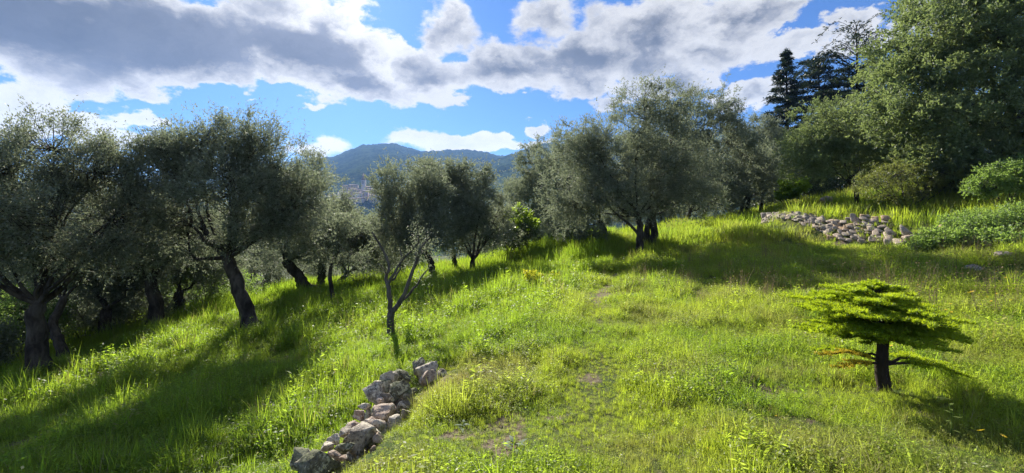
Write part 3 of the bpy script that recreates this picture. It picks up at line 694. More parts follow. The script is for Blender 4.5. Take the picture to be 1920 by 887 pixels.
# further olives, copies of the ones above turned round
def far_tree(src, px, py, d, sc, rot, label):
    b = P(px, py, d); b[2] = gz1(b[0], b[1]); return copy_tree(src, b, rot, sc, label)
far_tree(T3, 20, 560, 21, .95, 2.1, 'shadowy olive tree down the slope behind the thick twin limbed tree')
far_tree(T3, 190, 545, 23, .9, 4.0, 'grey olive tree down the slope behind the dark trunk among scrub')
far_tree(T13, 400, 530, 25, .8, 1.2, 'olive tree glimpsed down the slope behind the flared tree')
far_tree(T7, 500, 520, 27, .95, 2.5, 'low olive tree down the slope behind the leaning trunks')
far_tree(T3, 280, 530, 29, .9, 5.1, 'distant olive tree filling the gap behind the stout shaded trunk')
far_tree(T10, 690, 505, 29, .85, 2.6, 'pale olive tree below the village at the far meadow edge')
far_tree(T12, 755, 500, 27, .95, 1.0, 'small olive tree behind the feathery one at the far meadow edge')
far_tree(T11, 640, 510, 33, .9, 3.3, 'distant pale olive tree below the village roofs')
far_tree(T16, 930, 455, 36, .9, 2.0, 'distant grey olive tree at the head of the meadow hollow')
far_tree(T13, 1320, 425, 33, .75, 2.8, 'olive tree in the back row behind the airy topped one')
far_tree(T15, 1450, 392, 36, .9, 1.9, 'back row olive tree below the dark conifers')
far_tree(T18, 1260, 420, 36, 1.0, 2.2, 'back row olive tree hidden behind the double trunk')
for i, (src, px, py, d, sc, rot, lab) in enumerate([(T13, 1175, 442, 41, .9, .6, 'far olive tree seen under the crown of the slender trunked tree'), (T7, 1245, 433, 46, 1.1, 2.2, 'far olive tree seen between the slender trunk and the double trunk'), (T16, 870, 480, 44, 1.0, 4.1, 'far olive tree behind the small bushy forked one'),
                               (T12, 1000, 456, 41, 1.2, .3, 'far olive tree behind the drooping grey one'), (T11, 780, 492, 41, 1.1, 5.0, 'far olive tree behind the feathery one and its tilted trunk'), (T16, 560, 512, 44, 1.1, 3.6, 'far olive tree behind the leaning trunks down the slope'), (T7, 1330, 416, 48, 1.1, .9, 'far olive tree behind the back row under the cedars'), (T18, 930, 462, 52, 1.2, 1.1, 'farthest olive tree at the end of the meadow hollow'), (T18, 715, 500, 50, 1.1, 4.4, 'farthest pale olive tree below the church')]):
    far_tree(src, px, py, d, sc, rot, lab)
far_tree(T19, 1770, 360, 27, 1.0, 2.9, 'domed tree on the slope behind the spreading shrub')
far_tree(T19, 1480, 375, 40, 1.3, 1.4, 'shaded tree at the foot of the dark conifers')

# shrubs and bushes: several thin stems from the ground
def make_bush(name, label, cat, base, lobes, leafmat, nleaf, L, Wd, seed, nst=7, spread=.5, sr=.018, group=None, sprig=.22, clump_leaves=48, gap=.35, barkmat='bark'):
    rg = np.random.default_rng(seed); b = P(*base); b[2] = gz1(b[0], b[1]); d0 = base[2]
    root = thing(name, b, label, cat, group); tb = Tubes(); E = []
    for px, py, dd, rx, ry in lobes:
        d = d0 + dd; E.append((P(px, py, d), np.array([rx, rx * .9, ry]) * d / F))
    area = np.array([rr[0] * rr[2] for c, rr in E]); CL = []
    for (c, rr), w in zip(E, area / area.sum()):
        k = int(nleaf / clump_leaves * w) + 3; u = unit(rg.normal(size=(k, 3))); p = c + u * rr * (rg.random(k) ** .42)[:, None]
        keep = (fbm(p * 2 + seed, 2) > gap) | (k < 40); CL.append(np.c_[p[keep], np.tile(c, (keep.sum(), 1))])
    CL = np.concatenate(CL); p, cc = CL[:, :3], CL[:, 3:]; g = gz(p[:, 0], p[:, 1]); p[:, 2] = np.maximum(p[:, 2], g + .06)
    st = []
    for k in range(nst):
        c, rr = E[k % len(E)]; e = c + unit(rg.normal(size=3)) * rr * .5; a = b + np.array([rg.normal() * .07, rg.normal() * .07, -.05])
        m = a * .55 + e * .45; m[2] = a[2] * .6 + e[2] * .4 - .0; q = spline(np.array([a, m, e]), 8); q[1:-1] += rg.normal(size=(6, 3)) * .02
        tb.add(q, np.linspace(sr, sr * .35, 8), 6, .2); st.append(q)
    S = np.concatenate(st); outw = unit(p - cc)
    for k in range(len(p)):
        a = S[np.argmin(((S - p[k]) ** 2).sum(1))]; tb.add(np.array([a, (a + p[k]) / 2 + rg.normal(size=3) * .04, p[k]]), [.006, .005, .003], 3)
    ns = 6; nl = max(3, clump_leaves // ns)
    sd_ = unit(outw[:, None] * .7 + rg.normal(size=(len(p), ns, 3)) * .75 + np.array([0, 0, .3])); ln = sprig * rg.uniform(.5, 1.2, size=(len(p), ns)); tt = rg.random((len(p), ns, nl)) ** .8
    pos = (p[:, None, None] + sd_[:, :, None] * (tt * ln[..., None])[..., None] + rg.normal(size=(len(p), ns, nl, 3)) * sprig * .08).reshape(-1, 3)
    dr = (sd_[:, :, None] * .7 + rg.normal(size=(len(p), ns, nl, 3)) * .7).reshape(-1, 3); N = len(pos)
    v, f = leaf_arrays(pos, dr, L * rg.uniform(.65, 1.3, N), Wd * rg.uniform(.7, 1.25, N), rg=rg, up=1.2)
    tint = np.clip(np.repeat(fbm(p * 2.3 + 5, 2), ns * nl) * 1.3 - .25 + rg.normal(size=N) * .2, 0, 1); TRIS[0] += 2 * N
    link('stems', tb.mesh('stems', M[barkmat], b), root)
    link('foliage', mesh_np('foliage', v - b, [f], {'tint': ('FACE', tint)}, M[leafmat]), root)
    return root
make_bush('spreading_shrub', 'wide flat topped shrub with many splayed stems above the broken wall', 'shrub', (1705, 402, 18), [(1680, 335, 0, 62, 24), (1740, 330, 0, 60, 26), (1640, 350, 0, 36, 22), (1775, 345, .2, 40, 22), (1700, 315, .2, 55, 18), (1690, 365, -.2, 55, 16)], 'shrub_leaf', 22000, .06, .024, 41, 12, sr=.028)
make_bush('laurel_bush', 'dark rounded evergreen bush at the head of the meadow hollow', 'bush', (966, 470, 21.5), [(962, 438, 0, 34, 30), (985, 445, .2, 28, 24), (945, 450, .2, 22, 18)], 'dark_leaf', 9000, .09, .035, 42, 6)
make_bush('fig_sapling', 'bright yellow green sapling glowing behind the dark rounded bush', 'sapling', (975, 455, 22.5), [(974, 406, 0, 22, 22), (988, 420, .2, 22, 18)], 'bright_leaf', 3000, .13, .08, 43, 5)
make_bush('spurge_plant', 'taller yellow leafed spurge clump at the edge of the trail meadow', 'plant', (1003, 540, 11.8), [(1000, 522, 0, 15, 13), (1012, 528, 0, 9, 10), (990, 515, 0, 7, 7)], 'yellow_leaf', 520, .07, .032, 44, 9, sr=.008, sprig=.1, clump_leaves=24)
make_bush('spurge_plant', 'small slender yellow leafed spurge beside the taller clump', 'plant', (1042, 535, 12), [(1041, 520, 0, 6, 13)], 'yellow_leaf', 150, .07, .032, 45, 4, sr=.008, sprig=.09, clump_leaves=24)
make_bush('bramble_bush', 'pale leafed bramble mound in sun at the terrace edge under the oak', 'bramble', (1870, 430, 13), [(1860, 412, 0, 70, 16), (1920, 402, 0, 60, 18), (1810, 424, -.2, 40, 13), (1900, 422, -.6, 70, 16), (1980, 410, 0, 70, 24)], 'bramble', 30000, .052, .032, 46, 10, sr=.012)
make_bush('bramble_bush', 'shaded dark bramble thicket spilling over the bank below the pale rocks', 'bramble', (1790, 468, 11.6), [(1780, 450, 0, 45, 18), (1830, 458, -.4, 50, 18), (1740, 462, .2, 30, 12), (1880, 455, -.6, 50, 20)], 'bramble', 15000, .06, .04, 47, 8, sr=.01)
make_bush('evergreen_bush', 'glossy pale bush in front of the oak trunk', 'bush', (1885, 372, 15), [(1880, 335, -.4, 45, 28), (1930, 330, -.4, 50, 34), (1850, 350, -.4, 30, 18)], 'bramble', 18000, .07, .034, 48, 8)
make_bush('dark_bush', 'dark evergreen bush in deep shade behind the spreading shrub', 'bush', (1800, 378, 20), [(1810, 345, 0, 60, 30), (1760, 355, .4, 50, 22)], 'dark_leaf', 12000, .09, .04, 49, 6)
make_bush('fig_sapling', 'bright green sapling catching sun among the shaded back row trees', 'sapling', (1492, 380, 27), [(1490, 350, 0, 26, 20), (1474, 362, 0, 18, 12)], 'bright_leaf', 4000, .16, .10, 50, 5)
make_bush('dark_bush', 'wide dark bush between the back row and the upper terrace', 'bush', (1540, 380, 33), [(1530, 355, 0, 45, 25), (1575, 350, 0, 35, 28)], 'dark_leaf', 9000, .12, .05, 51, 6)
make_bush('grey_bush', 'grey green bush at the foot of the rounded olive where tall grass starts', 'bush', (1085, 462, 21), [(1075, 440, 0, 38, 18), (1110, 440, 0, 34, 18)], 'olive', 8000, .07, .024, 52, 7)
for k, (px, py, d, lab) in enumerate([(30, 640, 13.2, 'dark scrub at the far edge behind the twin limbed tree'), (160, 632, 15, 'tangled scrub behind the slim leaning tree'), (245, 612, 16.4, 'scrub between the dark trunk and the stout shaded one'), (385, 588, 18, 'grey scrub behind the flared trunk'), (470, 545, 22, 'scrub far behind the flared trunk'), (540, 530, 25, 'pale scrub behind the leaning trunks'), (720, 512, 26, 'low scrub on the slope below the far pale olive'), (-70, 690, 11.5, 'dense scrub beyond the shady corner of the lower terrace')]):
    make_bush('scrub_bush', lab, 'bush', (px, py, d), [(px, py - 50, 0, 72, 52), (px + 56, py - 34, .4, 54, 38), (px - 50, py - 30, .3, 56, 36)], 'bramble' if k % 3 == 0 else 'olive', 15000, .085, .034, 60 + k, 18, sr=.02, group='scrub behind the lower terrace trees', sprig=.3, clump_leaves=36)

# the pruned tree: bare limbs, each its own part
def build_pruned():
    z = lambda a, b, dd=0: P(640 + a / 2.608, 280 + b / 2.608, 8.5 + dd)
    b = P(735, 640, 8.5); b[2] = gz1(b[0], b[1])
    root = thing('pruned_tree', b, 'small hard pruned tree, nearly leafless, with grey upright limbs', 'tree')
    t = Tubes(); t.add(spline([b - np.array([0, 0, .1]), z(242, 880), z(240, 830), z(245, 795)], 10), [.11, .085, .075, .07, .068, .066, .066, .068, .07, .066], 12, .18)
    link('trunk', t.mesh('trunk', M['bark_pale'], b), root)
    br = [([(243, 800, 0), (238, 740, 0), (228, 670, 0), (222, 620, .02), (235, 570, .05), (205, 490, .1), (150, 405, .15)], .05, .016),
          ([(245, 800, 0), (285, 755, -.02), (315, 690, -.04), (345, 610, -.05), (368, 540, -.05), (385, 490, -.08), (435, 430, -.1)], .052, .015),
          ([(228, 665, 0), (262, 600, -.1), (300, 540, -.12), (345, 495, -.15), (382, 440, -.2)], .03, .011),
          ([(250, 640, -.06), (283, 590, .1), (290, 540, .1), (286, 482, .12)], .02, .009),
          ([(285, 755, 0), (335, 705, .15), (385, 640, .2), (430, 575, .25)], .03, .01),
          ([(222, 620, 0), (205, 580, -.12), (175, 560, -.2)], .014, .006),
          ([(370, 535, 0), (400, 500, .1), (440, 470, .15)], .018, .008),
          ([(345, 610, 0), (362, 560, .12), (376, 440, .2), (372, 380, .25)], .02, .007)]
    rg = np.random.default_rng(5); tips = []
    for pts, r0, r1 in br:
        t = Tubes(); q = spline([z(*p) for p in pts], 14); q[1:-1] += rg.normal(size=(12, 3)) * .008
        t.add(q, np.linspace(r0, r1, 14), 8, .25); link('branch', t.mesh('branch', M['bark_pale'], b), root); tips.append(q)
    for c, n in ((tips[1], 40), (tips[4], 30), (tips[6], 36), (tips[7], 40), (tips[2], 20)):
        sel = c[rg.integers(8, 14, n)]; pos = np.repeat(sel, 5, 0) + rg.normal(size=(n * 5, 3)) * .085; dr = rg.normal(size=(n * 5, 3)) + np.array([0, 0, .5])
        v, f = leaf_arrays(pos, dr, .05, .014, rg=rg); link('leaves', mesh_np('leaves', v - b, [f], {'tint': ('FACE', rg.random(len(pos)))}, M['olive']), root)
build_pruned()

# ------------------------------------------------------------------ background conifers
def conifer(label, px, py_top, d, width_px, seed, base_py=385, sparse=False, tip=0.0, leader=True, green=False):
    rg = np.random.default_rng(seed); b = P(px, base_py, d); b[2] = gz1(b[0], b[1]) - .2; top = P(px, py_top, d); H = top[2] - b[2]; Rm = width_px * d / F
    root = thing('cedar_tree', b, label, 'cedar', 'dark cedars rising behind the terraces')
    tb = Tubes(); path = spline([b, b + np.array([.1, 0, H * .5]), b + np.array([0, 0, H])], 14); tb.add(path, np.linspace(.36, .03, 14), 8, .15)
    PV, PD, PL = [], [], []
    zz = .12
    while zz < .985:
        nb = 7 if zz < .7 else 6
        for k in range(nb):
            if sparse and zz > .72 and rg.random() < .35: continue
            a = rg.uniform(0, 2 * math.pi); L = Rm * ((1 - zz) ** .95 * 1.1 + .03 + tip * (zz > .75) * rg.uniform(0, 1.2)) * rg.uniform(.7, 1.2)
            s = np.interp(zz, np.linspace(0, 1, 14), np.arange(14)); c = path[min(13, int(round(s)))] * 1.0; c[2] = b[2] + H * zz
            o = np.array([math.cos(a), math.sin(a), 0]); e = c + o * L + np.array([0, 0, L * rg.uniform(-.10, .25)]); m = (c + e) / 2 + np.array([0, 0, L * .14])
            if sparse and zz > .75: e[2] -= L * .18; m[2] += L * .12
            q = spline([c, m, e], 8); tb.add(q, np.linspace(.07 * (1 - zz) + .02, .012, 8), 4)
            n = int((34 if not (sparse and zz > .78) else 9) * max(L, .8)); u = rg.random(n) ** .7
            base = np.array([np.interp(u, np.linspace(0, 1, 8), q[:, i]) for i in range(3)]).T
            side = np.cross(o, [0, 0, 1]); w = rg.normal(size=(n, 1)) * .20 * (.35 + u[:, None]) * min(L, 2.4) * (1.05 - u[:, None] * .75)
            PV.append(base + side * w + np.array([0, 0, 1]) * rg.normal(size=(n, 1)) * .05); PD.append(o * .7 + side * np.sign(w) * .8 + rg.normal(size=(n, 3)) * .35 + np.array([0, 0, .1])); PL.append(np.full(n, .30 if not sparse else .26))
        zz += rg.uniform(.030, .050) * (1.0 if zz < .7 else .75)
    if leader:
        n = 60; u = rg.random(n); PV.append(np.array([0, 0, 1]) * (H * (.9 + .1 * u))[:, None] + b + rg.normal(size=(n, 3)) * .05); PD.append(rg.normal(size=(n, 3)) * .6 + np.array([0, 0, .8])); PL.append(np.full(n, .25))
    pos, dr, Ls = np.concatenate(PV), np.concatenate(PD), np.concatenate(PL)
    pos = np.repeat(pos, 3, 0) + rg.normal(size=(len(pos) * 3, 3)) * np.array([.08, .08, .045]); dr = np.repeat(dr, 3, 0) + rg.normal(size=(len(pos), 3)) * .35; Ls = np.repeat(Ls, 3)
    v, f = leaf_arrays(pos, dr, Ls * rg.uniform(.6, 1.3, len(pos)), .085, rg=rg, up=1.5); TRIS[0] += 2 * len(pos)
    link('trunk', tb.mesh('trunk', M['bark_con'], b), root); link('crown', mesh_np('crown', v - b, [f], {'tint': ('FACE', np.clip(rg.random(len(pos)) * .7 + .3 * green, 0, 1))}, M['conifer']), root)
    return root
conifer('tapering dark cedar with a sharp spire, farthest from the oak', 1474, 94, 46, 92, 71, 390)
conifer('blunt topped dark cedar between the sharp spire and the tallest one', 1535, 112, 48, 105, 72, 388, tip=.25)
conifer('tallest cedar with long bare drooping top branches next to the oak', 1606, 48, 40, 125, 73, 378, sparse=True, tip=.42, leader=False, green=True)
conifer('low dark cedar behind the back row of olives', 1452, 232, 50, 60, 74, 392)

# ------------------------------------------------------------------ little cedar in the foreground
def build_little_cedar():
    rg = np.random.default_rng(91); zz = lambda a, b, dd=0: P(1400 + a / 1.683, 360 + b / 1.683, 4.2 + dd)
    b = P(1660, 742, 4.2); b[2] = gz1(b[0], b[1])
    root = thing('young_cedar', b, 'young low cedar with layered flat green boughs in the sunny meadow', 'cedar')
    t = Tubes(); tp = spline([b - np.array([0, 0, .06]), zz(432, 600), zz(424, 540), zz(430, 480), zz(425, 420), zz(412, 360), zz(402, 300)], 18)
    t.add(tp, np.concatenate([[.085, .066], np.linspace(.058, .044, 8), np.linspace(.036, .004, 8)]), 12, .22); link('trunk', t.mesh('trunk', M['bark_con'], b), root)
    H = tp[-1][2] - b[2]
    def bough(start, end, nsub, width, yellow=False, droop=.0, rosette=11):
        t = Tubes(); L = np.linalg.norm(end - start); m = (start + end) / 2 + np.array([0, 0, .05 * L + droop]); q = spline([start, m, end], 10); q[1:-1] += rg.normal(size=(8, 3)) * .006
        t.add(q, np.linspace(.014, .003, 10), 6, .2)
        o = unit(end - start); side = unit(np.cross(o, [0, 0, 1])); PV, PD = [], []
        for k in range(nsub):
            u = .22 + .78 * (k + rg.random()) / nsub; p = np.array([np.interp(u, np.linspace(0, 1, 10), q[:, i]) for i in range(3)])
            l = width * L * (1.15 - .75 * u) * rg.uniform(.6, 1.15); sg = 1 if k % 2 else -1
            dd = unit(o * .75 + side * sg * rg.uniform(.6, 1.1) + np.array([0, 0, rg.uniform(-.10, .16)])); e = p + dd * l
            t.add(np.array([p, (p + e) / 2 + np.array([0, 0, .008]), e]), [.004, .003, .0015], 3)
            n = max(3, int(rosette * l / .16)); w = np.linspace(.08, 1, n)[:, None]; pts = p + (e - p) * w; PV.append(pts); PD.append(np.tile(dd, (n, 1)))
        w = np.linspace(.2, 1, int(60 * L) + 3)[:, None]; PV.append(np.array([np.interp(w[:, 0], np.linspace(0, 1, 10), q[:, i]) for i in range(3)]).T); PD.append(np.tile(o, (len(w), 1)))
        pos = np.concatenate(PV); pd = np.concatenate(PD); kk = 15; N = len(pos) * kk
        pos = np.repeat(pos, kk, 0) + rg.normal(size=(N, 3)) * .004; dr = np.repeat(pd, kk, 0) * .35 + rg.normal(size=(N, 3)) * .6 + np.array([0, 0, .75])
        v, f = leaf_arrays(pos, dr, .026 * rg.uniform(.7, 1.25, N), .0046, rg=rg); TRIS[0] += 2 * N
        bo = link('bough', t.mesh('bough', M['bark_con'], b), root)
        link('needles', mesh_np('needles', v - b, [f], {'tint': ('FACE', np.clip(rg.random(N) * .5 + rg.random() * .5, 0, 1))}, M['cedar_yellow' if yellow else 'cedar_near']), bo)
    tiers = [(.545, .46, 8), (.60, .60, 11), (.65, .66, 14), (.73, .64, 14), (.80, .56, 13), (.865, .46, 12), (.92, .34, 10), (.96, .20, 6), (.995, .09, 5)]
    for j, (u, Lt, nb) in enumerate(tiers):
        for k in range(nb):
            uk = np.clip(u + rg.uniform(-.018, .018), 0, 1); p = np.array([np.interp(uk, np.linspace(0, 1, 18), tp[:, i]) for i in range(3)])
            a = k * 2 * math.pi / nb + j * .7 + rg.uniform(-.25, .25); o = np.array([math.cos(a), math.sin(a), 0])
            Lm = Lt * rg.uniform(.55, 1.18) * (1 + .16 * (-o[0]) * (j > 0) - .10 * (o[0] > .3)); e = p + o * Lm + np.array([0, 0, Lm * rg.uniform(-.04, .12) + (.04 if j > 5 else 0)])
            bough(p, e, int(9 + 14 * Lm / .6), .40)
    bough(zz(440, 545), zz(690, 580, -.1), 26, .26, droop=.03); bough(zz(438, 535), zz(640, 560, .25), 20, .3, droop=.03)
    bough(zz(420, 540), zz(290, 555, -.1), 12, .3, True); bough(zz(420, 520), zz(215, 500, .1), 12, .3); bough(zz(420, 530), zz(235, 515, -.25), 8, .22, True)
build_little_cedar()

# ------------------------------------------------------------------ village on the hillside
def build_village():
    rg = np.random.default_rng(33)
    wm = [plain_mat('render_' + n, c, .9, .12, .3) for n, c in (('cream', (.46, .40, .35)), ('pink', (.42, .32, .29)), ('ochre', (.42, .34, .25)), ('white', (.52, .49, .46)))]
    rm = plain_mat('roof_tile', (.22, .15, .13), .9, .3, .5); dm = plain_mat('window_dark', (.05, .05, .055), .4, .1)
    def box(c, s):
        v = np.array([[x, y, z] for z in (-.5, .5) for x, y in ((-.5, -.5), (.5, -.5), (.5, .5), (-.5, .5))]) * s + c
        return v, np.array([[0, 3, 2, 1], [4, 5, 6, 7], [0, 1, 5, 4], [1, 2, 6, 5], [2, 3, 7, 6], [3, 0, 4, 7]])
    def house(px, r, w, dp, h, rot, mt, label, rows, cols):
        x, y, z = surf(px, r); root = thing('village_house', (x, y, z), label, 'house', 'hazy village houses on the far hillside'); root.rotation_euler[2] = rot
        v, f = box(np.array([0, 0, h / 2 - 3]), np.array([w, dp, h + 6])); link('wall', mesh_np('wall', v, [f], mat=wm[mt]), root)
        rv = np.array([[-w / 2 - .4, -dp / 2 - .4, h], [w / 2 + .4, -dp / 2 - .4, h], [w / 2 + .4, dp / 2 + .4, h], [-w / 2 - .4, dp / 2 + .4, h], [-w / 2 - .4, 0, h + dp * .22], [w / 2 + .4, 0, h + dp * .22]])
        rv[:, 2] += .02
        rf = mesh_np('roof', rv, [np.array([[0, 1, 5, 4], [2, 3, 4, 5], [3, 2, 1, 0]]), np.array([[1, 2, 5], [3, 0, 4]])], mat=rm); link('roof', rf, root)
        for i in range(rows):
            for j in range(cols):
                v, f = box(np.array([(j + .5) / cols * w - w / 2, -dp / 2, 2.2 + i * 3.0]), np.array([1.1, .3, 1.7])); link('window', mesh_np('window', v, [f], mat=dm), root)
    adj = ['broad', 'narrow', 'tall', 'low', 'long', 'square']; colr = ['cream', 'pink', 'ochre', 'white']
    used = set()
    for i, (px, r) in enumerate([(640, 830), (648, 850), (657, 835), (666, 845), (676, 835), (686, 850), (696, 840), (706, 850), (645, 895), (654, 900), (663, 905), (672, 890), (681, 905), (692, 895), (702, 900), (642, 950), (652, 955), (662, 960), (672, 950), (690, 955), (700, 965), (716, 880), (725, 930), (632, 870), (622, 920), (648, 1010), (664, 1015)]):
        mt = i % 4; tier = ['lowest', 'middle', 'upper', 'topmost'][0 if r < 870 else 1 if r < 930 else 2 if r < 1000 else 3]; j = i * 5 + i // 4
        while (adj[j % 6], mt, tier) in used: j += 1
        a = adj[j % 6]; used.add((a, mt, tier))
        w = {'broad': 16, 'narrow': 8, 'tall': 10, 'low': 12, 'long': 20, 'square': 12}[a]; h = {'broad': 9, 'narrow': 11, 'tall': 14, 'low': 6, 'long': 8, 'square': 10}[a]
        house(px + rg.uniform(-1.5, 1.5), r, w * rg.uniform(.85, 1.15), 10, h * rg.uniform(.9, 1.15), rg.uniform(-.35, .35) + .25, mt, f'hazy {a} {colr[mt]} village house in the {tier} row on the hillside', max(1, int(h // 3.4)), max(2, int(w // 4)))
    x, y, z = surf(683, 925); root = thing('church', (x, y, z), 'hazy village church with a tall bell tower and pointed spire', 'church')
    v, f = box(np.array([9, 3, 5]), np.array([22, 11, 16])); link('nave', mesh_np('nave', v, [f], mat=wm[0]), root)
    rv = np.array([[-2.6, -3, 13], [20.6, -3, 13], [20.6, 9, 13], [-2.6, 9, 13], [-2.6, 3, 17], [20.6, 3, 17]]); link('roof', mesh_np('roof', rv, [np.array([[0, 1, 5, 4], [2, 3, 4, 5], [3, 2, 1, 0]]), np.array([[1, 2, 5], [3, 0, 4]])], mat=rm), root)
    tw = link('tower', mesh_np('tower', *[(lambda q: (q[0], [q[1]]))(box(np.array([0, -4, 11]), np.array([7, 7, 34])))][0], mat=wm[3]), root)
    sv = np.array([[-3.9, -7.9, 28.02], [3.9, -7.9, 28.02], [3.9, -.1, 28.02], [-3.9, -.1, 28.02], [0, -4, 42]]); link('spire', mesh_np('spire', sv, [np.array([[3, 2, 1, 0]]), np.array([[0, 1, 4], [1, 2, 4], [2, 3, 4], [3, 0, 4]])], mat=rm), root)
    for c, s in ((np.array([0, -7.5, 23]), np.array([1.8, .3, 6])), (np.array([3.5, -4, 23]), np.array([.3, 1.8, 6])), (np.array([-3.5, -4, 23]), np.array([.3, 1.8, 6]))):
        v, f = box(c, s); link('belfry_opening', mesh_np('belfry_opening', v, [f], mat=dm), tw)
build_village()

# ------------------------------------------------------------------ grass and meadow plants
MG = {}
MG['grass'] = leaf_mat('grass_blade', (.070, .140, .014), (.20, .225, .035), trans=(.37, .57, .035), tfac=.54, rough=.55, spec=.25, instancer=True, dry=(.36, .33, .10))
MG['herb'] = leaf_mat('meadow_herb', (.070, .140, .016), (.22, .255, .04), trans=(.37, .58, .04), tfac=.52, rough=.5, spec=.3, instancer=True, dry=(.34, .33, .11))
MG['straw'] = leaf_mat('dry_straw', (.32, .27, .14), (.42, .36, .20), trans=(.4, .34, .18), tfac=.4, rough=.7, spec=.2, instancer=True)
MG['seed'] = leaf_mat('brown_seed_head', (.16, .11, .07), (.26, .20, .12), trans=(.2, .14, .08), tfac=.3, rough=.8, spec=.1, instancer=True)
MG['litter'] = leaf_mat('fallen_leaves', (.14, .10, .065), (.36, .32, .25), trans=(.2, .15, .08), tfac=.15, rough=.6, spec=.3, instancer=True)

def blades(rg, n, h0, h1, w, spread, lean, segs=3):
    V, Fq, Ft, J = [], [], [], []; k0 = 0
    for i in range(n):
        a = rg.uniform(0, 2 * math.pi); r = spread * math.sqrt(rg.random()); p = np.array([math.cos(a) * r, math.sin(a) * r, -.015]); a2 = a + rg.normal() * .9
        o = np.array([math.cos(a2), math.sin(a2), 0]); s = np.array([-o[1], o[0], 0]); h = rg.uniform(h0, h1); ln = lean * rg.uniform(.2, 1.3); ww = w * rg.uniform(.6, 1.3)
        tw = rg.uniform(-.9, .9)
        for j in range(segs):
            u = j / segs; c = p + o * (h * ln * u ** 1.8) + np.array([0, 0, h * (u - .28 * ln * u * u)]); sd = s * math.cos(tw * u) + o * math.sin(tw * u); hw = ww * .5 * (1 - u * .75) * (.7 + .6 * min(u * 3, 1))
            V += [c - sd * hw, c + sd * hw]
        V.append(p + o * (h * ln) + np.array([0, 0, h * (1 - .28 * ln)]))
        for j in range(segs - 1): Fq.append([k0 + 2 * j, k0 + 2 * j + 1, k0 + 2 * j + 3, k0 + 2 * j + 2])
        Ft.append([k0 + 2 * segs - 2, k0 + 2 * segs - 1, k0 + 2 * segs]); J += [rg.random()] * (2 * segs + 1); k0 += 2 * segs + 1
    return np.array(V), [np.array(Fq), np.array(Ft)], np.array(J)
def leafy(rg, n, h0, h1, L, Wd, spread, stems=6, flat=1.0):
    pos, dr = [], []
    for s in range(stems):
        a = rg.uniform(0, 6.28); r = spread * math.sqrt(rg.random()); b = np.array([math.cos(a) * r, math.sin(a) * r, 0]); h = rg.uniform(h0, h1); ln = rg.normal(size=2) * .35 * h
        for k in range(max(2, n // stems)):
            u = rg.random() ** .7; q = b + np.array([ln[0] * u * u, ln[1] * u * u, h * u]); w = rg.uniform(0, 6.28); pos.append(q); dr.append([math.cos(w), math.sin(w), rg.normal() * .3 + .25])
    pos = np.array(pos); v, f = leaf_arrays(pos, np.array(dr), L * rg.uniform(.6, 1.3, len(pos)), Wd * rg.uniform(.7, 1.2, len(pos)), .1, rg, up=2.2 * flat)
    return v, [f], np.repeat(rg.random(len(pos)), 4)

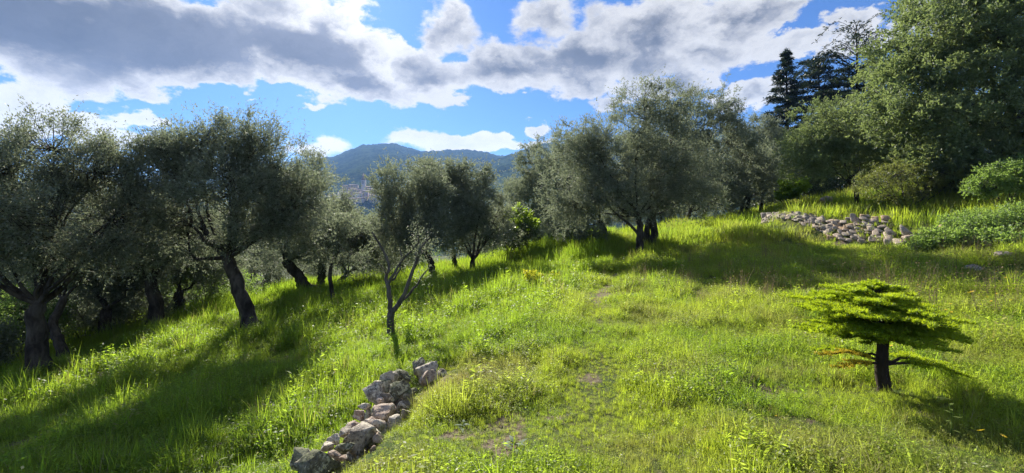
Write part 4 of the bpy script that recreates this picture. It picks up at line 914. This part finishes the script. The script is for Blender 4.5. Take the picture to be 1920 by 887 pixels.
def build_grass():
    rg = np.random.default_rng(51)
    def proto_set(kind):
        col = bpy.data.collections.new('proto_' + kind)
        for k in range(4):
            r2 = np.random.default_rng(700 + k + 10 * len(kind))
            if kind == 'short': v, f, j = blades(r2, 34, .05, .15, .0045, .075, .55)
            elif kind == 'tall': v, f, j = blades(r2, 26, .16, .42, .0065, .07, .5, 4)
            elif kind == 'herb': v, f, j = leafy(r2, 90, .02, .10, .019, .011, .09, 14)
            elif kind == 'feather': v, f, j = leafy(r2, 110, .08, .24, .020, .006, .06, 9, .3)
            elif kind == 'broad': v, f, j = blades(r2, 11, .10, .22, .024, .03, .9, 4)
            elif kind == 'weed': v, f, j = leafy(r2, 46, .16, .40, .045, .014, .05, 4, .4)
            elif kind == 'seed':
                v, f, j = blades(r2, 5, .35, .62, .004, .06, .3); v2, f2, j2 = leafy(r2, 40, .30, .60, .022, .010, .05, 5, .2)
                f = f + [q + len(v) for q in f2]; v = np.r_[v, v2]; j = np.r_[j, j2]
            elif kind == 'straw': v, f, j = blades(r2, 9, .12, .40, .0032, .06, .6, 3)
            elif kind == 'far': v, f, j = blades(r2, 30, .14, .40, .014, .22, .45, 3)
            else:
                p = rg.normal(size=(16, 3)) * np.array([.12, .12, .006]) + np.array([0, 0, .012]); v, f0 = leaf_arrays(p, rg.normal(size=(16, 3)) * np.array([1, 1, .2]), .05, .014, .1, r2, up=3); f = [f0]; j = np.repeat(rg.random(16), 4)
            mt = {'herb': 'herb', 'feather': 'herb', 'straw': 'straw', 'weed': 'herb', 'seed': 'seed', 'litter': 'litter'}.get(kind, 'grass')
            me = mesh_np('proto_' + kind, v, f, {'jit': ('POINT', j)}, MG[mt]); o = bpy.data.objects.new('proto_%s_%d' % (kind, k), me); col.objects.link(o)
        return col
    def scatter(name, label, cat, kind, pts, rotz, scl, tint, dry):
        z = gz(pts[:, 0], pts[:, 1]); me = bpy.data.meshes.new(name); me.vertices.add(len(pts)); me.vertices.foreach_set('co', np.c_[pts, z].astype(np.float32).ravel())
        for k, a in (('scl', scl), ('tint', tint), ('dry', dry), ('rotz', rotz)):
            t = me.attributes.new(k, 'FLOAT', 'POINT'); t.data.foreach_set('value', np.asarray(a, np.float32))
        o = link(name, me); tag(o, label, cat, None, 'stuff')
        ng = bpy.data.node_groups.new(name, 'GeometryNodeTree'); ng.interface.new_socket('Geometry', in_out='INPUT', socket_type='NodeSocketGeometry'); ng.interface.new_socket('Geometry', in_out='OUTPUT', socket_type='NodeSocketGeometry')
        gi = ng.nodes.new('NodeGroupInput'); go = ng.nodes.new('NodeGroupOutput'); ip = ng.nodes.new('GeometryNodeInstanceOnPoints'); ci = ng.nodes.new('GeometryNodeCollectionInfo')
        ci.inputs['Collection'].default_value = proto_set(kind); ci.inputs['Separate Children'].default_value = True; ci.inputs['Reset Children'].default_value = True
        def na(n):
            q = ng.nodes.new('GeometryNodeInputNamedAttribute'); q.data_type = 'FLOAT'; q.inputs['Name'].default_value = n; return q.outputs['Attribute']
        cx = ng.nodes.new('ShaderNodeCombineXYZ'); ng.links.new(na('rotz'), cx.inputs[2])
        e2r = ng.nodes.new('FunctionNodeEulerToRotation'); ng.links.new(cx.outputs[0], e2r.inputs[0])
        ng.links.new(gi.outputs[0], ip.inputs['Points']); ng.links.new(ci.outputs[0], ip.inputs['Instance']); ip.inputs['Pick Instance'].default_value = True
        ng.links.new(e2r.outputs[0], ip.inputs['Rotation']); ng.links.new(na('scl'), ip.inputs['Scale']); ng.links.new(ip.outputs[0], go.inputs[0])
        md = o.modifiers.new('scatter', 'NODES'); md.node_group = ng
        return o
    def sample(n, r0, r1, amax=.98):
        # uniform over the visible wedge plus a margin
        r = np.sqrt(rg.uniform(r0 * r0, r1 * r1, n)); a = rg.uniform(-amax, amax, n); return np.c_[np.sin(a) * r, np.cos(a) * r]
    def fields(p):
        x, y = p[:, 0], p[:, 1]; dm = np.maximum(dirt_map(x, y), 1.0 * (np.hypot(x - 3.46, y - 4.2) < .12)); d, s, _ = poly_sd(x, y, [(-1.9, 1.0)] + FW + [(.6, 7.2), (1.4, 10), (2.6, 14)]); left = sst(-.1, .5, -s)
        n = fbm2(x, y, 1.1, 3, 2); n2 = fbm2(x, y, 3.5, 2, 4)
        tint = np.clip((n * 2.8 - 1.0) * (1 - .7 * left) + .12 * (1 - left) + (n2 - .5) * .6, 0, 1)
        # lush bank in front of the tall group
        q = P(1100, 478, 18); lush = np.exp(-(((x - q[0]) / 2.6) ** 2 + ((y - q[1]) / 4) ** 2)); tint = tint * (1 - .6 * lush)
        dq = P(830, 700, 5.0); dry = np.clip((sst(.50, .70, fbm2(x, y, .8, 3, 9)) * .45 + .7 * np.exp(-((x - dq[0]) / .7) ** 2 - ((y - dq[1]) / .7) ** 2)) * (1 - left) + .10 * rg.random(len(x)), 0, 1) * (1 - .6 * np.exp(-((x - 2.5) / 4) ** 2 - ((y - 18) / 4) ** 2))
        dry = np.maximum(dry, (rg.random(len(x)) < .05) * .9)
        return x, y, dm, left, tint, dry, lush, n, n2
    out = {}
    def put(kind, n, r0, r1, prob, smin, smax, label, cat='grass'):
        p = sample(n, r0, r1); F_ = fields(p); pr = prob(F_); k = rg.random(n) < pr; p = p[k]; F_ = [a[k] for a in F_]
        hs = (.4 + .6 * sst(.25, .6, np.hypot((p[:, 0] - 3.36), (p[:, 1] - 4.0)))) * (.4 + .6 * sst(.2, .6, np.hypot(p[:, 0] - 3.05, p[:, 1] - 2.8))) * (.35 + 1.3 * sst(.25, .75, fbm2(p[:, 0], p[:, 1], .9, 3, 14))) * (.55 + .45 * sst(.35, 1.2, poly_sd(p[:, 0], p[:, 1], RW)[0])) * (.5 + .5 * sst(.10, .55, poly_sd(p[:, 0], p[:, 1], FW[:3])[0])) * (.35 + .65 * sst(.3, .7, np.hypot(p[:, 0] + 1.0, p[:, 1] - 5.45))) * (1 - .28 * (1 - F_[3]) * (1 - sst(11, 15, p[:, 1]))) * (.5 + .5 * sst(.10, .5, poly_sd(p[:, 0], p[:, 1], TRAIL)[0]))
        out.setdefault(kind, []).append((p, rg.uniform(smin, smax, len(p)) * hs * (1 + .5 * F_[6]) * (1 + r0 / 60), np.clip(F_[4] + rg.normal(size=len(p)) * .12, 0, 1), np.clip(F_[5] + rg.normal(size=len(p)) * .08, 0, 1)))
        LAB[kind] = (label, cat)
    LAB = {}
    nd = lambda f: 1 - .82 * f[2]
    put('short', 40000, 1.6, 9, lambda f: nd(f) * (.5 + .5 * f[7]), .6, 1.4, 'short fine sunlit grass over the meadow')
    put('short', 26000, 9, 20, lambda f: nd(f) * .8, 1.1, 2.0, 'short fine sunlit grass over the meadow')
    put('tall', 7000, 1.6, 9, lambda f: nd(f) * (.10 + .50 * f[3] * sst(.45, .6, f[8]) + .8 * sst(.54, .62, f[7])), .4, .95, 'taller lush green grass in tufts')
    put('tall', 14000, 9, 24, lambda f: nd(f) * (.25 + .6 * f[6] + .35 * f[3]), .6, 1.15, 'taller lush green grass in tufts')
    put('far', 26000, 20, 46, lambda f: nd(f) * (1 - .5 * sst(9, 13, f[0])), .6, 1.1, 'far meadow grass between and behind the trees')
    put('herb', 30000, 1.6, 9, lambda f: (1 - .7 * f[2]) * (.25 + .6 * sst(.42, .58, f[8]) + .35 * f[3]), .7, 1.5, 'low small leaved herbs and clover between the grass')
    put('herb', 16000, 9, 18, lambda f: (1 - .6 * f[2]) * .6, 1.3, 2.2, 'low small leaved herbs and clover between the grass')
    put('feather', 26000, 1.6, 12, lambda f: nd(f) * (.8 - .5 * f[3]), .5, 1.1, 'feathery pale bedstraw stems in the meadow')
    put('broad', 5200, 1.8, 12, lambda f: nd(f) * .5, .45, 1.05, 'broad bladed clumps scattered in the meadow')
    put('straw', 5000, 1.8, 14, lambda f: (.25 + .5 * f[2]) * (1 - .5 * f[3]), .5, 1.1, 'thin dry straw stalks standing in the grass')
    put('weed', 5200, 2.0, 15, lambda f: nd(f) * (.12 + .5 * sst(.50, .62, f[7]) + .35 * sst(.55, .65, f[8])), .45, 1.15, 'taller leafy weeds standing out of the meadow', 'weeds')
    put('seed', 2000, 8.5, 16, lambda f: .9 * sst(2.0, 3.4, f[0]) * (1 - sst(11.5, 14.5, f[1])) * sst(.40, .6, f[7]), .7, 1.3, 'dry brown seed stalks along the edge of the tree shade', 'dry stalks')
    put('litter', 9000, 2.0, 16, lambda f: .15 + .85 * f[2], .5, 1.2, 'fallen dry leaves and twigs on bare soil', 'leaf litter')
    nm = {'short': 'short_grass', 'tall': 'tall_grass', 'far': 'meadow_grass', 'herb': 'clover', 'feather': 'bedstraw', 'broad': 'broad_grass', 'straw': 'dry_grass', 'litter': 'leaf_litter', 'weed': 'meadow_weeds', 'seed': 'seed_stalks'}
    for kind, L in out.items():
        p = np.concatenate([a[0] for a in L]); n = len(p)
        scatter(nm[kind], *LAB[kind], kind, p, rg.uniform(0, 6.28, n), *[np.concatenate([a[i] for a in L]) for i in (1, 2, 3)])
        print(kind, n)
build_grass()

# ------------------------------------------------------------------ single plants and flowers of the meadow
M['stalk'] = leaf_mat('green_stalk', (.10, .15, .03), (.16, .20, .05), trans=(.2, .28, .05), tfac=.35, rough=.75, spec=.15)
M['silver'] = leaf_mat('silvery_leaf', (.16, .21, .14), (.22, .27, .19), trans=(.25, .32, .18), tfac=.3, rough=.8, spec=.1)
M['petal'] = leaf_mat('yellow_petal', (.75, .50, .01), (.85, .60, .02), trans=(.8, .55, .01), tfac=.3, rough=.5)
M['petal_white'] = leaf_mat('white_petal', (.70, .70, .68), (.8, .8, .8), trans=(.7, .7, .65), tfac=.3, rough=.5)
def weed(name, label, px, py, d, h, leafL, leafW, nleaf, mat, seed, whorl=False, group=None, cat='plant', droop=.2, tip=None):
    rg = np.random.default_rng(seed); b = P(px, py, d); b[2] = gz1(b[0], b[1]); root = thing(name, b, label, cat, group); t = Tubes()
    q = spline([b - np.array([0, 0, .02]), b + np.array([rg.normal() * .03, 0, h * .5]), b + np.array([rg.normal() * .05 * h, rg.normal() * .05, h])], 8); t.add(q, np.linspace(.006, .0025, 8), 6); link('stem', t.mesh('stem', M['stalk'], b), root)
    for k in range(nleaf):
        u = (k + .7) / nleaf * (1.0 if whorl else .95); p = np.array([np.interp(u, np.linspace(0, 1, 8), q[:, i]) for i in range(3)]); a = k * 2.4
        o = np.array([math.cos(a), math.sin(a), .0]); s = np.array([-o[1], o[0], 0]); l = leafL * (1.1 - .5 * u) * rg.uniform(.8, 1.15); V = []
        for j, w in enumerate((.25, 1.0, .8, .02)):
            x = j / 3; c = p + o * l * x + np.array([0, 0, l * (.45 * x - droop * 1.8 * x * x)]); V += [c - s * leafW * .5 * w, c + s * leafW * .5 * w]
        V = np.array(V); link('leaf', mesh_np('leaf', V - b, [np.array([[0, 1, 3, 2], [2, 3, 5, 4], [4, 5, 7, 6]])], {'tint': ('FACE', rg.random(3))}, M[mat]), root)
    return root
weed('weed_plant', 'leafy upright weed with a whorled top in the cedar shade', 1782, 842, 3.15, .24, .07, .018, 9, 'stalk', 1, True)
weed('weed_plant', 'slim thistle seedling with long narrow leaves on the shaded lower grass', 432, 850, 4.35, .30, .16, .018, 8, 'stalk', 2)
weed('weed_plant', 'silvery leafed plant low in the sunny grass near the camera', 955, 838, 3.35, .07, .13, .026, 8, 'silver', 3)
weed('weed_plant', 'silvery sage like clump in the grass right of the wall stones', 870, 790, 3.8, .06, .09, .022, 7, 'silver', 31)
weed('mullein_stalk', 'pale upright mullein stalk at the edge of the tree shade', 1283, 555, 10.4, .72, .10, .035, 26, 'shrub_leaf', 4)
weed('weed_plant', 'tall green stalk on the bank beside the brambles', 1796, 528, 8.6, .62, .09, .022, 16, 'stalk', 5)
weed('weed_plant', 'leaning green stalk by the meadow edge below the brambles', 1823, 535, 8.3, .40, .08, .02, 12, 'stalk', 6)
weed('weed_plant', 'spiky weed standing tall in the grass by the lower stones', 640, 870, 3.6, .2, .08, .014, 9, 'stalk', 7)
weed('weed_plant', 'bright weed among the shadows at the meadow edge near the shade line', 1425, 552, 9.5, .34, .10, .02, 12, 'stalk', 8)
FG = 'yellow meadow flowers'
def flower(label, px, py, d, h, size, seed, white=False):
    rg = np.random.default_rng(seed); b = P(px, py, d); b[2] = gz1(b[0], b[1]); root = thing('wildflower', b, label, 'flower', 'white meadow flowers' if white else FG); t = Tubes()
    top = np.array([rg.normal() * .02, rg.normal() * .02, h]); t.add(spline([np.array([0, 0, -.02]), top * .5 + np.array([.01, 0, 0]), top], 6), .0018, 5); link('stem', t.mesh('stem', M['stalk']), root)
    if not hasattr(flower, 'me'): flower.me = {}
    if white not in flower.me:
        s = np.arange(10) / 10 * 2 * math.pi; V = []; Fq = []
        for k, a in enumerate(s):
            o = np.array([math.cos(a), math.sin(a), 0]); c = np.array([-o[1], o[0], 0]); V += [o * .08, o * .55 + c * .17 + [0, 0, .12], o * 1.0 + [0, 0, .16], o * .55 - c * .17 + [0, 0, .12]]; Fq.append([4 * k, 4 * k + 1, 4 * k + 2, 4 * k + 3])
        flower.me[white] = mesh_np('petals', np.array(V), [np.array(Fq)], {'tint': ('FACE', np.linspace(0, 1, 10))}, M['petal_white' if white else 'petal'])
        vv, ff = ICO[1]; flower.me['c'] = mesh_np('flower_centre', vv * np.array([.22, .22, .12]), [ff], {'tint': ('FACE', np.zeros(len(ff)))}, M['petal'])
    p = link('petals', flower.me[white], root, top); p.scale = (size,) * 3; p.rotation_euler = (rg.uniform(-.5, .3), rg.uniform(-.4, .4), rg.uniform(0, 3))
    c = link('flower_centre', flower.me['c'], root, top + np.array([0, 0, size * .06])); c.scale = (size,) * 3
flower('big yellow daisy at the corner of the meadow, in front of its neighbours', 1842, 872, 2.9, .15, .026, 1)
flower('yellow daisy beside the biggest one at the meadow corner', 1876, 878, 2.85, .15, .021, 2)
flower('half closed yellow daisy at the very corner of the meadow', 1908, 872, 2.9, .15, .017, 3)
fl = np.random.default_rng(8)
for k in range(52):
    px, py = fl.uniform(1560, 1915), fl.uniform(520, 690)
    d = 1.62 / ((py - HZ) / F) * .96 if py > 600 else np.interp(py, [520, 600], [8.3, 6.2]); flower('small yellow flower scattered in the grass below the brambles', px, py, d, .24, .02, 20 + k)
for k in range(14):
    px, py = fl.uniform(900, 1500), fl.uniform(640, 860); flower('small yellow flower dotted low in the open sunny grass', px, py, 1.62 / ((py - HZ) / F), .05, .009, 70 + k)
for k in range(12):
    px, py = fl.uniform(1180, 1560), fl.uniform(515, 560); flower('small white flower at the edge of the tree shade', px, py, np.interp(py, [515, 560], [11.5, 9.0]), .28, .014, 100 + k, True)

# ------------------------------------------------------------------ haze
def build_haze():
    lo, hi = np.array([-3700, -3700, -80.0]), np.array([3700, 3700, 460.0]); c = (lo + hi) / 2; s = hi - lo
    v = np.array([[x, y, z] for z in (-.5, .5) for x, y in ((-.5, -.5), (.5, -.5), (.5, .5), (-.5, .5))]) * s
    f = np.array([[0, 3, 2, 1], [4, 5, 6, 7], [0, 1, 5, 4], [1, 2, 6, 5], [2, 3, 7, 6], [3, 0, 4, 7]])
    m, nt, out = new_mat('haze'); pv = nt.nodes.new('ShaderNodeVolumePrincipled'); pv.inputs['Color'].default_value = (.27, .50, 1.0, 1); pv.inputs['Density'].default_value = HAZE; pv.inputs['Anisotropy'].default_value = .15
    nt.links.new(pv.outputs[0], out.inputs['Volume'])
    tag(link('haze', mesh_np('haze', v, [f], mat=m), None, c), 'thin blue haze filling the valley air', 'haze', None, 'stuff')
HAZE = .00015
build_haze()
print('leaf tris', TRIS[0], 'objects', len(scene.objects))
